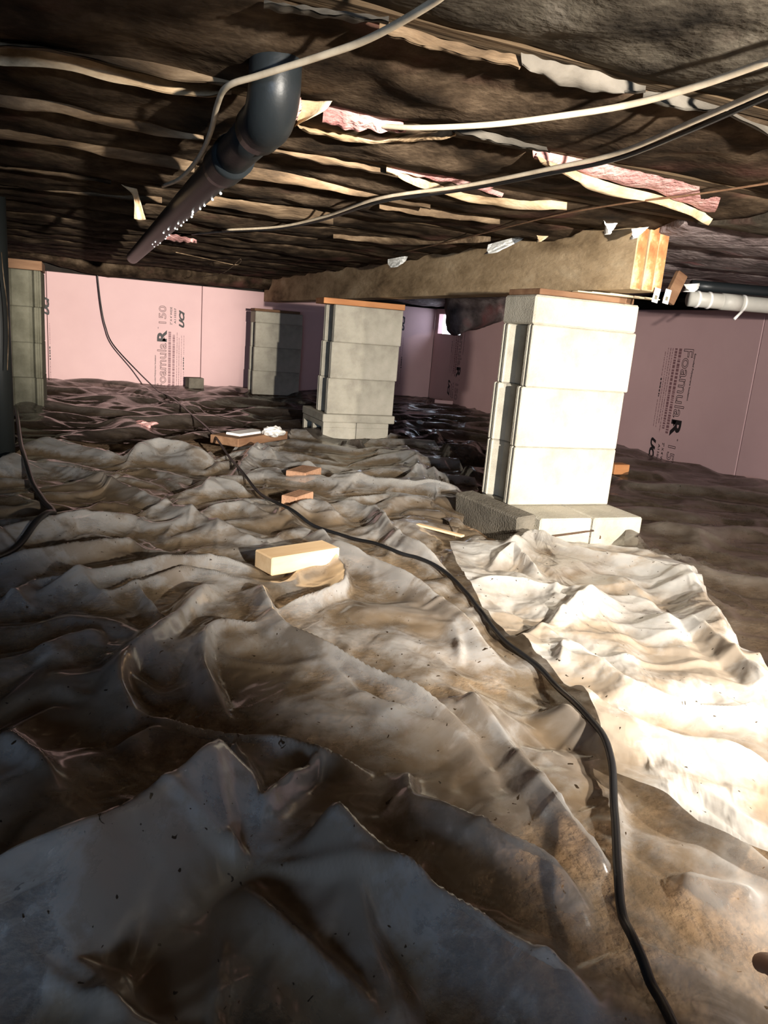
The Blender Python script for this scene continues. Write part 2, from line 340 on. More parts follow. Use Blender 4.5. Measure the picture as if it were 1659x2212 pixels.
def fold3(px, h, wd, sharp=.6, taper=(.2, .2)): RID3.append((np.array(g2(px, GZ+h*.8+.02)), h*.62, wd*.55, max(sharp, .55), taper))
fold3([(1345, 1190), (1440, 1195), (1490, 1250), (1560, 1360), (1600, 1420), (1659, 1452), (1750, 1500)], .06, .05, .35, (.05, .05))
fold3([(1362, 1130), (1420, 1165), (1470, 1180), (1525, 1185)], .05, .04, .4)
fold3([(1490, 1200), (1580, 1250), (1659, 1300)], .03, .05, .5)
for k in range(9):
    y0 = 1040+k*26
    fold3([(1360+14*k, y0), (1450+8*k, y0+14), (1560, y0+34), (1700, y0+52)], .028, .045, .5)

def ridge_sum(x, y, R):
    out = np.zeros_like(x)
    for P, h, wd, sharp, tp in R:
        m = 3.2*wd
        sel = np.where((x > P[:, 0].min()-m) & (x < P[:, 0].max()+m) & (y > P[:, 1].min()-m) & (y < P[:, 1].max()+m))[0]
        if not len(sel): continue
        q = resample(catmull(P, 24)*.45+resample(P, 24)*.55, 24); xs, ys = x[sel], y[sel]      # nearly straight runs between bends
        best = np.full(len(sel), 9.); bt = np.zeros(len(sel)); sg = np.zeros(len(sel)); n = len(q)-1
        for i in range(n):
            a, b = q[i], q[i+1]; d = b-a; L2 = d@d+1e-12
            t = np.clip(((xs-a[0])*d[0]+(ys-a[1])*d[1])/L2, 0, 1)
            ds = np.hypot(xs-a[0]-t*d[0], ys-a[1]-t*d[1]); k = ds < best
            best = np.where(k, ds, best); bt = np.where(k, (i+t)/n, bt)
            sg = np.where(k, np.sign(d[0]*(ys-a[1])-d[1]*(xs-a[0])), sg)
        wv_ = wd*(1-.32*sg)*(1+.45*(tin(xs*6, ys*6, int(abs(P[0, 0])*997) % 97)-.5))
        t = best/wv_; tr = np.sqrt(t*t+.012)-.11
        prof = sharp*np.clip(1-tr/1.7, 0, 1)**1.35+(1-sharp)*np.exp(-1.1*t*t)
        e = np.clip(bt/max(tp[0], 1e-3), 0, 1)*np.clip((1-bt)/max(tp[1], 1e-3), 0, 1); e = .05+.95*e*(2-e)
        v = h*prof*e*(.82+.36*tin(xs*5, ys*5, 17))
        out[sel] = np.maximum(out[sel], v)+.35*np.minimum(out[sel], v)
    return out
def tin(x, y, s=0):
    """flat triangular facets meeting at creases, the way film crumples (linear between random heights on a warped triangle net)"""
    x = x+.55*gnoise(x*.55, y*.55, s+101)+.25*gnoise(x*1.3, y*1.3, s+103); y = y+.55*gnoise(x*.55, y*.55, s+102)+.25*gnoise(x*1.3, y*1.3, s+104)
    a = x-y/1.7320508; b = y*1.1547005; ia, ib = np.floor(a), np.floor(b); fa, fb = a-ia, b-ib
    lowt = fa+fb < 1; h10 = _hash(ia+1, ib, s); h01 = _hash(ia, ib+1, s); h00 = _hash(ia, ib, s); h11 = _hash(ia+1, ib+1, s)
    return np.where(lowt, h00+(h10-h00)*fa+(h01-h00)*fb, h11+(h01-h11)*(1-fa)+(h10-h11)*(1-fb))
def rot(x, y, a): c, s = math.cos(a), math.sin(a); return c*x+s*y, -s*x+c*y
def creases(x, y, ang, freq, s, long=.13):
    u, v = rot(x, y, ang); v = v+.06*gnoise(u*1.3, v*1.3, s+7)
    return np.clip(1-9*np.abs(gnoise(u*freq*long, v*freq, s)), 0, 1)*np.clip(.2+1.6*gnoise(x*2.7, y*2.7, s+2), 0, 1)
def streaks(x, y, ang, freq, s, long=.16):
    """long taut pull lines running along direction ang"""
    u, v = rot(x, y, ang); v = v+.05*gnoise(u*1.6, v*1.6, s+7)
    return np.clip(1-3.0*np.abs(gnoise(u*freq*long, v*freq, s)), 0, 1)
def up2(A):
    """double the resolution of a grid (n -> 2n-1)"""
    n, m = A.shape[:2]; B = np.empty((2*n-1, 2*m-1)+A.shape[2:], A.dtype)
    B[::2, ::2] = A; B[1::2, ::2] = .5*(A[1:]+A[:-1]); B[:, 1::2] = .5*(B[:, 2::2]+B[:, :-1:2]); return B
def proj(a, b, L, k):
    d = b-a; l = np.sqrt((d*d).sum(-1))+1e-9; c = d*((.5*k*(l-L)/l)[..., None]); a += c; b -= c
def relax(P, G, ex, its, bend, grav, floor, fr=.5):
    """settle an inextensible film (rest lengths = flat grid G times 1+ex) on the ground"""
    def ln(a, b): return np.sqrt(((a-b)**2).sum(-1)).astype(np.float32)
    e = 1+ex
    LH = ln(G[:, 1:], G[:, :-1])*.5*(e[:, 1:]+e[:, :-1]); LV = ln(G[1:], G[:-1])*.5*(e[1:]+e[:-1])
    LD = ln(G[1:, 1:], G[:-1, :-1])*.5*(e[1:, 1:]+e[:-1, :-1]); LE = ln(G[1:, :-1], G[:-1, 1:])*.5*(e[1:, :-1]+e[:-1, 1:])
    BH = ln(G[:, 2:], G[:, :-2])*e[:, 1:-1]; BV = ln(G[2:], G[:-2])*e[1:-1]
    edge = [P[0].copy(), P[-1].copy(), P[:, 0].copy(), P[:, -1].copy()]
    for it in range(its):
        P[..., 2] -= grav
        old = P[..., :2].copy()
        for s in (0, 1):
            w = P[:, s:]; n = (w.shape[1]//2)*2; proj(w[:, 0:n:2], w[:, 1:n:2], LH[:, s::2][:, :n//2], 1.)
            w = P[s:]; n = (w.shape[0]//2)*2; proj(w[0:n:2], w[1:n:2], LV[s::2][:n//2], 1.)
        for s in (0, 1):
            a, b = P[s:-1:2, :-1], P[s+1::2, 1:]; m = min(len(a), len(b)); proj(a[:m], b[:m], LD[s::2][:m], .6)
            a, b = P[s:-1:2, 1:], P[s+1::2, :-1]; m = min(len(a), len(b)); proj(a[:m], b[:m], LE[s::2][:m], .6)
        if bend:
            for s in range(4):
                a, b = P[:, s:-2:4], P[:, s+2::4]; m = min(a.shape[1], b.shape[1]); proj(a[:, :m], b[:, :m], BH[:, s::4][:, :m], bend)
                a, b = P[s:-2:4], P[s+2::4]; m = min(len(a), len(b)); proj(a[:m], b[:m], BV[s::4][:m], bend)
        hit = P[..., 2] < floor
        P[..., 2] = np.maximum(P[..., 2], floor)
        P[..., :2] = np.where(hit[..., None], old*fr+P[..., :2]*(1-fr), P[..., :2])
        for t, k in ((0, P[0]), (1, P[-1]), (2, P[:, 0]), (3, P[:, -1])): k[..., :2] = edge[t][..., :2]
    return P
# each sheet: slack of the film from place to place, and the folds added on top
def sl_main(x, y): far = np.clip((y-1.0)/1.6, 0, 1); return .006+.024*far+.005*gnoise(x*2.2, y*2.2, 3)
def sl_pier(x, y): return .009+.005*gnoise(x*2.5, y*2.5, 23)
def sl_right(x, y): return .004+(.016+.008*gnoise(x*2.2, y*2.2, 43))*np.clip((3.15-x)/.5, 0, 1)
def sl_far(x, y): return .004+(.026+.012*gnoise(x*2.2, y*2.2, 63))*np.clip((6.75-y)/.6, 0, 1)
def up_main(x, y):
    rgt = np.clip((x-.35)/.35, 0, 1)*np.clip((1.9-y)/.5, 0, 1)
    st = rgt*(.010*streaks(x, y, -1.42, 6, 61)+.006*streaks(x, y, -1.15, 12, 62))+(1-rgt)*(.008*streaks(x, y, .25, 6, 63))
    cr = rgt*(.010*creases(x, y, -1.42, 5, 161)+.007*creases(x, y, -1.0, 8, 162)+.006*creases(x, y, .2, 7, 165))+(1-rgt)*(.011*creases(x, y, .25, 5, 163)+.009*creases(x, y, -.55, 6, 164)+.006*creases(x, y, 1.3, 7, 166))
    return .5*st+cr+ridge_sum(x, y, RIDGES)
def up_pier(x, y): return .006*streaks(x, y, -.5, 8, 65)+.005*streaks(x, y, -1.3, 13, 66)+ridge_sum(x, y, RID2)
def up_right(x, y): return np.clip((3.15-x)/.4, 0, 1)*(.010*streaks(x, y, -.35, 8, 67)+ridge_sum(x, y, RID3))
def up_far(x, y): return .018*streaks(x, y, .1, 7, 68, .3)

STAINS = [((1180, 1590), .09, 1.0), ((1250, 1640), .08, .7), ((900, 1330), .06, .8), ((690, 1680), .06, .9), ((740, 1760), .06, .8), ((140, 1500), .09, 1.6), ((1500, 1340), .05, .9), ((1130, 1380), .07, 1.0),
          ((1300, 1390), .06, .9), ((1480, 1450), .08, .8), ((650, 1400), .07, .8), ((380, 1240), .05, .8), ((800, 1300), .08, .6), ((950, 1650), .06, .5), ((700, 1900), .09, .7), ((400, 2000), .12, .8), ((150, 1750), .10, .8),
          ((560, 1440), .07, .7), ((1050, 1900), .08, .5), ((250, 1200), .08, .8), ((700, 1240), .07, .9), ((200, 1060), .2, .9), ((620, 1110), .15, .6), ((900, 1100), .12, .6)]
from mathutils.bvhtree import BVHTree
def film_sheet(name, edges, nu, nv, slackf, m, base=GZ, wu=None, wv=None, stains=STAINS, floorf=None, levels=4, its=(600, 300, 120, 40), below=None, rise=None):
    """film laid over the patch bounded by four edge lines (bottom, right, top, left as ground points) and let settle on the ground"""
    b, r, t, l = edges
    B = resample(b, nu, wu); T = resample(t, nu, wu); Lf = resample(l, nv, wv); Rr = resample(r, nv, wv)
    u = np.linspace(0, 1, nu); v = np.linspace(0, 1, nv)
    if wu is not None: u = wu(u)
    if wv is not None: v = wv(v)
    U, V = np.meshgrid(u, v)
    P = ((1-V)[..., None]*B[None]+V[..., None]*T[None]+(1-U)[..., None]*Lf[:, None]+U[..., None]*Rr[:, None]
         - ((1-U)*(1-V))[..., None]*B[0]-(U*(1-V))[..., None]*B[-1]-((1-U)*V)[..., None]*T[0]-(U*V)[..., None]*T[-1])
    def ground(P): return (base if floorf is None else floorf(P[..., 0].ravel(), P[..., 1].ravel()).reshape(P.shape[:2])).astype(np.float32) if floorf is not None else np.full(P.shape[:2], base, np.float32)
    rg = np.random.default_rng(nu*7+nv); z0 = rg.random(P.shape[:2])
    for _ in range(2): z0 = (z0+np.roll(z0, 1, 0)+np.roll(z0, 1, 1)+np.roll(z0, -1, 0)+np.roll(z0, -1, 1))/5
    z0 = (z0-z0.min())*.15
    G = np.concatenate([P, 0*P[..., :1]], -1).astype(np.float32); Q = G.copy(); Q[..., 2] = ground(P)+z0
    ex = np.clip(slackf(P[..., 0].ravel(), P[..., 1].ravel()), .003, .2).reshape(P.shape[:2]).astype(np.float32)
    for lv in range(levels):
        if lv:
            Q = up2(Q); G = up2(G); ex = up2(ex)+.003; Q[..., 2] += (rg.random(Q.shape[:2])*.0015/2**lv).astype(np.float32)
        Q = relax(Q, G, ex, its[lv], .2, .00005/2**lv, ground(Q), .3)
    for _ in range(3):                                   # iron out the grid-sized ripples
        z = Q[1:-1, 1:-1]; Q[1:-1, 1:-1] = z*.5+.125*(Q[2:, 1:-1]+Q[:-2, 1:-1]+Q[1:-1, 2:]+Q[1:-1, :-2])
    nv, nu = Q.shape[:2]
    x, y, z = [Q[..., k].ravel().astype(float) for k in range(3)]
    z = z+.0012*tin(x*45, y*52, 9)*np.clip((z-GZ)/.02, .2, 1)
    if rise is not None:
        rz_ = rise(x, y); z = z-.6*np.minimum(rz_, z-base if floorf is None else 0)+rz_
    if below is not None: z = below(x, y, z)
    me = bpy.data.meshes.new(name); n = nu*nv; co_ = np.stack([x, y, z], 1)
    me.vertices.add(n); me.vertices.foreach_set('co', co_.astype(np.float32).ravel())
    i = (np.arange(nv-1)[:, None]*nu+np.arange(nu-1)[None]).ravel()
    q = np.stack([i, i+1, i+nu+1, i+nu], 1).astype(np.int32)
    me.loops.add(q.size); me.polygons.add(len(q))
    me.loops.foreach_set('vertex_index', q.ravel()); me.polygons.foreach_set('loop_start', np.arange(0, q.size, 4, dtype=np.int32))
    me.polygons.foreach_set('use_smooth', np.ones(len(q), bool)); me.update(calc_edges=True)
    lift = z-GZ
    at = me.attributes.new('lift', 'FLOAT', 'POINT'); at.data.foreach_set('value', lift.astype(np.float32))
    sv = np.zeros(n)
    for p, rad, s in stains:
        c = onz(*p, GZ+.02); d = np.hypot(x-c[0], (y-c[1])*.8)*(1+.35*gnoise(x*11, y*11, 91)); sv = np.maximum(sv, s*np.exp(-(d/rad)**2))
    at = me.attributes.new('stain', 'FLOAT', 'POINT'); at.data.foreach_set('value', sv.astype(np.float32))
    o = link(name, me, m)
    tree = BVHTree.FromPolygons([Vector(p) for p in co_[::1].tolist()], q.tolist())
    def top(xx, yy, miss=-9.0):
        out = np.full(len(xx), miss)
        for k in range(len(xx)):
            h = tree.ray_cast(Vector((xx[k], yy[k], 1.0)), Vector((0, 0, -1)), 3.0)[0]
            if h is not None: out[k] = h.z
        return out
    return o, top

# ------------------------------------------------------------------ room shell
XR, YB, XL, YF = 3.2, 6.75, -2.6, -2.2
gx, gy = np.meshgrid(np.linspace(XL-.1, XR+.1, 190), np.linspace(YF-.1, YB+.1, 280))
zz = -.628+.012*fbm(gx*5, gy*5, 8)+.006*gnoise(gx*25, gy*25, 9)
idx = np.arange(190*280).reshape(280, 190)
q = np.stack([idx[:-1, :-1], idx[:-1, 1:], idx[1:, 1:], idx[1:, :-1]], -1).reshape(-1, 4)
o = link('floor', pymesh('floor', np.stack([gx, gy, zz], -1).reshape(-1, 3), [tuple(map(int, a)) for a in q], True), 'soil'); tag(o, 'bare brown crawl space soil under the plastic', kind='structure')

def slab(name, x0, x1, y0, y1, z0, z1, m, parent=None, bevel=0.0):
    bm = bmesh.new(); add_box(bm, 0, 0, 0, x1-x0, y1-y0, z1-z0, bevel=bevel)
    o = link(name, bmesh_done(bm, name), m, parent); o.location = ((x0+x1)/2, (y0+y1)/2, (z0+z1)/2); return o
ZT = .56
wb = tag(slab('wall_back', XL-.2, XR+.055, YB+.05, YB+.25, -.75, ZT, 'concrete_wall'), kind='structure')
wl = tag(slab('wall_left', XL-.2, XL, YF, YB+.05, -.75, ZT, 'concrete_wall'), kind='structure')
# front wall with the open access hatch behind the photographer's left
bm = bmesh.new()
for a, b, c, d in ((XL-.2, -1.3, -.75, ZT), (-.4, XR+.2, -.75, ZT), (-1.3, -.4, -.75, -.32), (-1.3, -.4, .33, ZT)):
    add_box(bm, (a+b)/2, YF-.1, (c+d)/2, b-a, .2, d-c)
tag(link('wall_front', bmesh_done(bm, 'wall_front'), 'concrete_wall'), kind='structure')
# right wall with a vent opening
VY0, VY1, VZ0, VZ1 = 6.20, 6.676, .032, .215
VYC = 6.81
bm = bmesh.new()
for a, b, c, d in ((YF-.2, VY0, -.75, ZT), (VYC, YB+.25, -.75, ZT), (VY0, VYC, -.75, VZ0), (VY0, VYC, VZ1, ZT)):
    add_box(bm, XR+.068, (a+b)/2, (c+d)/2, .036, b-a, d-c)
wr = tag(link('wall_right', bmesh_done(bm, 'wall_right'), 'concrete_wall'), kind='structure')
bm = bmesh.new()
for a, b, c, d in ((VY0, VYC, VZ0-.012, VZ0), (VY0, VYC, VZ1, VZ1+.012), (VY0-.012, VY0, VZ0-.012, VZ1+.012), (VYC, VYC+.012, VZ0-.012, VZ1+.012)):
    add_box(bm, XR+.070, (a+b)/2, (c+d)/2, .040, b-a, d-c)
tag(link('window_1', bmesh_done(bm, 'window_1'), 'concrete_wall'), 'small open foundation vent showing white daylight', kind='structure')
ceil = tag(slab('ceiling', XL-.2, XR+.2, YF-.2, YB+.25, .555, .60, 'subfloor'), kind='structure')

# ------------------------------------------------------------------ foam boards and their printing
def text_mesh(body, outline=0.0, shear=0.0, bold=0.0):
    cu = bpy.data.curves.new('print', 'FONT'); cu.body = body; cu.size = 1.0; cu.shear = shear; cu.resolution_u = 3
    if outline: cu.fill_mode = 'NONE'; cu.bevel_depth = outline; cu.bevel_resolution = 0
    elif bold: cu.offset = bold
    o = bpy.data.objects.new('print', cu); C.objects.link(o)
    dg = bpy.context.evaluated_depsgraph_get(); me = bpy.data.meshes.new_from_object(o.evaluated_get(dg))
    v = np.array([x.co[:] for x in me.vertices]); f = [tuple(p.vertices) for p in me.polygons]
    bpy.data.objects.remove(o); bpy.data.curves.remove(cu); bpy.data.meshes.remove(me)
    v[:, 2] = 0
    return v, f
_tc = {}
def glyphs(body, **k):
    key = (body, tuple(sorted(k.items())))
    if key not in _tc: _tc[key] = text_mesh(body, **k)
    return _tc[key]
rnd = random.Random(4)
def bars(length, height, fill=.8):
    V = []; Fc = []; a = 0
    while a < length:
        ww = rnd.uniform(.004, .016); ww = min(ww, length-a); i = len(V)
        V += [(a, 0, 0), (a+ww, 0, 0), (a+ww, height, 0), (a, height, 0)]; Fc.append((i, i+1, i+2, i+3)); a += ww+rnd.uniform(.0015, .006)
    return np.array(V), Fc
def block_print(parent, origin, rd, up, nrm, below=9.0):
    """one printed panel: origin = where the big word starts on its baseline; rd reading dir, up letter-up dir"""
    rd, up, nrm, origin = map(lambda q: np.array(q, float), (rd, up, nrm, origin))
    acc = {0: ([], []), 1: ([], [])}
    def put(vf, a, b, length, height, ink=0):
        if b > below: return
        a, b, length, height = a*1.17, b*.72, length*1.17, height*.72
        v, f = vf; lo, hi = v.min(0), v.max(0); sx = length/(hi[0]-lo[0]); sy = height/(hi[1]-lo[1])
        P = origin+np.outer(a+(v[:, 0]-lo[0])*sx, rd)+np.outer(b+(v[:, 1]-lo[1])*sy, up)+nrm*.0012
        V, Fc = acc[ink]; n = len(V); V.extend(P); Fc.extend([tuple(i+n for i in t) for t in f])
    put(glyphs('Foamula', outline=.013), 0, 0, .335, .105)
    # solid arrow shaped R
    put(glyphs('R', bold=.035), .345, -.004, .085, .112)
    put((np.array([(0, 0, 0), (.4, .35, 0), (0, .7, 0)]), [(0, 1, 2)]), .350, .005, .030, .045)
    put(glyphs('\u00ae', bold=.01), .436, .09, .012, .012)
    put(glyphs('Extruded Polystyrene Insulation', bold=.02), .02, .114, .225, .022)
    put(glyphs('150', outline=.014), .475, .005, .125, .085)
    put(glyphs('2" X 4\' WIDE', bold=.02), .470, -.062, .125, .024)
    put(glyphs('A110257', bold=.02), .480, -.108, .11, .022)
    put(glyphs('UCI', bold=.06, shear=.35), .455, -.205, .125, .064)
    for b, hgt, a0, ln, ink in ((-.052, .030, .0, .42, 1), (-.097, .026, .0, .40, 1), (-.125, .006, .0, .42, 1), (-.150, .007, 0, .38, 1), (-.176, .005, .0, .40, 1), (-.205, .006, .02, .12, 1), (-.205, .011, .17, .075, 0), (-.205, .005, .26, .14, 1)):
        put(bars(ln, hgt), a0, b, ln, hgt, ink)
    th = np.linspace(0, 2*np.pi, 13)[:-1]
    put((np.stack([np.cos(th), np.sin(th), 0*th], 1), [tuple(range(12))]), .150, -.208, .014, .014)
    for ink, nm in ((0, 'lettering'), (1, 'fine_print')):
        V, Fc = acc[ink]
        if V:
            V = np.array(V)-np.array(parent.location)
            o = link(nm, pymesh(nm, V, Fc), 'ink' if ink == 0 else 'ink_faint', parent)
def board(name_parent, axis, a0, a1, z0=-.70, z1=.262, notch=None):
    g = .0022
    if axis == 'y': return slab('foam_board', a0+g, a1-g, YB, YB+.048, z0, z1, 'foam', name_parent, .003)
    return slab('foam_board', XR, XR+.048, a0+g, a1-g, z0, z1, 'foam', name_parent, .003)
for p in (wb, wr): p.select_set(False)
def unparent_loc(o, p): o.location = Vector(o.location)-Vector(p.location)
bb = []
for a0, a1 in ((-2.6, -1.47), (-1.47, -.255), (-.255, .967), (.967, 2.187), (2.187, 3.2)):
    o = board(None, 'y', a0, a1); bb.append(o)
for o in bb: pass
rb = []
for a0, a1 in ((-2.2, -.77), (-.77, .45), (.45, 1.67), (1.67, 2.89), (2.89, 4.11), (4.11, 5.33)): rb.append(board(None, 'x', a0, a1))
# the last board is cut around the vent
bm = bmesh.new()
for a, b, c, d in ((5.332, VY0, -.70, .262), (VY1, YB, -.70, .262), (VY0, VY1, -.70, VZ0), (VY0, VY1, VZ1, .262)):
    add_box(bm, XR+.024, (a+b)/2, (c+d)/2, .048, b-a, d-c)
rl = link('foam_board', bmesh_done(bm, 'foam_board'), 'foam')
def bl(x, y): return ony(x, y, YB)
block_print(bb[2], (.675, YB, -.63), (0, 0, 1), (-1, 0, 0), (0, -1, 0))
block_print(bb[2], (-.385, YB, -.61), (0, 0, 1), (-1, 0, 0), (0, -1, 0), below=-.18)
block_print(bb[4], (2.73, YB, -.50), (0, 0, 1), (-1, 0, 0), (0, -1, 0))
block_print(rb[4], (XR, 3.405, .046), (0, 0, -1), (0, -1, 0), (-1, 0, 0))
block_print(rl, (XR, 6.20, .15), (0, 0, -1), (0, -1, 0), (-1, 0, 0))
for lst, p in ((bb, wb), (rb+[rl], wr)):
    for o in lst:
        o.parent = p; o.matrix_parent_inverse = Matrix.Translation(-Vector(p.location))

# ------------------------------------------------------------------ joists and insulation
JY = [-1.85, -1.45, -1.05, -.65, -.25, .15, .55, .96, 1.38, 1.74, 2.10, 2.50, 2.86, 3.26, 3.66, 4.06, 4.46, 4.86, 5.26, 5.66, 6.06, 6.44, 6.73]
JB = .372
jm = boxmesh('joist', XR-XL, .038, .183, .003)
for k, yj in enumerate(JY):
    o = link('joist', jm, 'joist' if k == 0 else None); o.location = ((XL+XR)/2, min(yj, YB-.02), JB+.0915)
    o.parent = ceil; o.matrix_parent_inverse = Matrix.Translation(-Vector(ceil.location))
BX = 1.56
ORD = ['first', 'second', 'third', 'fourth', 'fifth', 'sixth', 'seventh', 'eighth', 'ninth', 'tenth', 'eleventh', 'twelfth', 'thirteenth', 'fourteenth', 'fifteenth', 'sixteenth', 'seventeenth']
def batt(x0, x1, y0, y1, m, sag, seed):
    nx = max(40, int((x1-x0)/.022)); ny = 16
    X, Y = np.meshgrid(np.linspace(x0, x1, nx), np.linspace(y0+.021, y1-.021, ny)); v = (Y-y0)/(y1-y0)
    arch = np.clip(4*v*(1-v), 0, 1)**.6
    lo = JB+.010-arch*(sag*(.75+.6*gnoise(X*1.4, Y*0+seed, 12))+.014*fbm(X*5, Y*5, seed)+.007*ridged(X*4, Y*7, seed+3))
    lo = np.minimum(lo, JB+.02)
    hi = np.full_like(lo, JB+.10)
    V = np.concatenate([np.stack([X, Y, lo], -1).reshape(-1, 3), np.stack([X, Y, hi], -1).reshape(-1, 3)]); n = nx*ny; Fc = []
    for j in range(ny-1):
        for i in range(nx-1):
            a = j*nx+i; Fc.append((a, a+nx, a+nx+1, a+1))
    def wall(ring):
        for a, b in zip(ring[:-1], ring[1:]): Fc.append((a, b, b+n, a+n))
    wall([i for i in range(nx)]); wall([(ny-1)*nx+i for i in range(nx)][::-1]); wall([j*nx for j in range(ny)][::-1]); wall([j*nx+nx-1 for j in range(ny)])
    Fc.append((n, n+nx-1, 2*n-1, n+(ny-1)*nx))
    c = Vector(((x0+x1)/2, (y0+y1)/2, JB+.05)); V = V-np.array(c)
    o = link('insulation_batt', pymesh('insulation_batt', V, Fc, True), m); o.location = c
    return o
def ribbon(name, parent, up, lo, zu, zl, m, n=60, thick=.0015, wave=.004, seed=0):
    U = np.array([onz(x, y, zu) for x, y in up]); Lw = np.array([onz(x, y, zl) for x, y in lo])
    U = catmull(U, n); Lw = catmull(Lw, n); k = 5; V = []
    for j in range(k):
        t = j/(k-1); P = U*(1-t)+Lw*t; P = P.copy()
        P[:, 2] += -math.sin(t*math.pi)*.006+wave*gnoise(np.arange(n)*.12, np.full(n, t*1.2+seed), seed); V.append(P)
    V = np.concatenate(V); V2 = V+np.array([0, 0, thick]); m0 = len(V); Fc = []
    for j in range(k-1):
        for i in range(n-1):
            a = j*n+i; Fc.append((a, a+1, a+n+1, a+n)); Fc.append((m0+a, m0+a+n, m0+a+n+1, m0+a+1))
    V = np.concatenate([V, V2]); off = np.array(parent.location) if parent is not None else np.zeros(3)
    o = link(name, pymesh(name, V-off, Fc, True), m, parent); return o
BATT = {}
vis = [k for k in range(len(JY)-1) if JY[k] > .1]
for q, k in enumerate(vis):
    for side in ('left', 'right'):
        x0, x1 = (XL+.02, BX-.01) if side == 'left' else (BX+.01, XR-.02)
        near_right = (q <= 4 and side == 'right')
        o = batt(x0, x1, JY[k], JY[k+1], ('batt_right' if q >= 4 else 'batt_light') if side == 'right' else ('batt_light' if q <= 1 else 'batt'), (.135 if k == len(JY)-2 else .030 if side == 'left' else .045) if q > 1 else .03, 100+k*3+(side == 'right'))
        look = ('grey sagging insulation batt' if (side == 'right' or q <= 1) else 'dark dirty insulation batt')
        tag(o, '%s in %s joist bay from front, %s of beam' % (look, ORD[q], side), 'insulation', 'insulation batts between the joists')
        BATT[(q, side)] = o
def bay(y):
    for q, k in enumerate(vis):
        if JY[k] <= y < JY[k+1]: return q
    return 0
def flange(up, lo, m, zu=.366, zl=.346, **kw):
    yy = np.mean([onz(*p, zu)[1] for p in up]); xx = np.mean([onz(*p, zu)[0] for p in up])
    return ribbon('paper_flange', BATT[(bay(yy), 'left' if xx < BX else 'right')], up, lo, zu, zl, m, seed=int(up[0][0]+up[0][1]), **kw)
flange([(-60, 78), (0, 85), (110, 95), (250, 115), (380, 145), (500, 168)], [(-60, 92), (0, 100), (110, 108), (250, 140), (380, 172), (500, 184)], 'paper_dark')
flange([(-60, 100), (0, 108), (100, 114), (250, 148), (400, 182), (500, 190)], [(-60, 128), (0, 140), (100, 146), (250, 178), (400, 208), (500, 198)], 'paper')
flange([(-60, 195), (0, 202), (150, 222), (300, 252), (440, 284)], [(-60, 225), (0, 232), (150, 250), (300, 287), (440, 304)], 'paper_dark')
flange([(-60, 255), (0, 262), (100, 280), (250, 312), (420, 350)], [(-60, 292), (0, 300), (150, 320), (270, 347), (420, 374)], 'paper_dark')
flange([(-60, 342), (0, 350), (100, 362), (240, 385)], [(-60, 358), (0, 365), (100, 377), (240, 398)], 'paper_dark')
flange([(-60, 384), (0, 390), (150, 405), (350, 425)], [(-60, 396), (0, 402), (150, 418), (350, 438)], 'paper_dark')
flange([(530, 302), (700, 338), (860, 372)], [(530, 318), (700, 352), (860, 382)], 'paper_dark')
flange([(470, 350), (650, 380), (800, 412), (930, 440)], [(470, 376), (650, 402), (800, 428), (930, 452)], 'paper_dark')
flange([(430, 422), (600, 442), (720, 462)], [(430, 438), (600, 470), (720, 486)], 'paper_dark')
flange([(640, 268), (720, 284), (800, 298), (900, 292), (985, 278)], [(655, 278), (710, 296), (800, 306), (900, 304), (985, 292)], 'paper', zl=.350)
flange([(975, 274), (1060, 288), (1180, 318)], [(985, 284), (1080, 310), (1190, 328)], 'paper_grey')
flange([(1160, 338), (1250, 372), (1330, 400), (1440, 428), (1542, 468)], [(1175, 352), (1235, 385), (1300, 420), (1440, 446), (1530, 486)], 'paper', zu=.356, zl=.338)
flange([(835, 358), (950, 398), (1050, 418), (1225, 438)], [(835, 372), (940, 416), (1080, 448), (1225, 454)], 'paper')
flange([(820, 434), (950, 455), (1080, 470)], [(820, 450), (940, 470), (1080, 484)], 'paper_dark')
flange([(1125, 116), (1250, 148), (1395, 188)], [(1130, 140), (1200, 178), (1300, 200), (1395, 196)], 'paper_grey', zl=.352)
flange([(820, 44), (1000, 98), (1130, 125)], [(820, 72), (950, 108), (1120, 148)], 'paper_dark')
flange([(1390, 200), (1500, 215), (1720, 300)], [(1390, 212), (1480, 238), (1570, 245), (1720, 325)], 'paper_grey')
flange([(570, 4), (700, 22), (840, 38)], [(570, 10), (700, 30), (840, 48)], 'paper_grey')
flange([(720, 505), (880, 515), (1060, 510)], [(720, 515), (880, 530), (1060, 522)], 'paper_dark')
# pink tufts torn open along the flanges
def tuft(px_up, px_lo, zu, zl, m='pink_batt'):
    yy = np.mean([onz(*p, zu)[1] for p in px_up]); xx = np.mean([onz(*p, zu)[0] for p in px_up])
    o = ribbon('torn_fiberglass', BATT[(bay(yy), 'left' if xx < BX else 'right')], px_up, px_lo, zu, zl, m, n=50, thick=.004, wave=.008, seed=3); return o
tuft([(1150, 322), (1300, 352), (1450, 386), (1560, 416)], [(1160, 338), (1290, 384), (1440, 424), (1542, 462)], .372, .358)
tuft([(700, 225), (780, 236), (870, 262)], [(695, 268), (780, 284), (880, 282)], .372, .352)
tuft([(840, 356), (950, 376), (1090, 412)], [(840, 362), (950, 392), (1080, 420)], .372, .364)
tuft([(345, 508), (385, 510), (425, 520)], [(350, 514), (390, 524), (425, 522)], .352, .34)
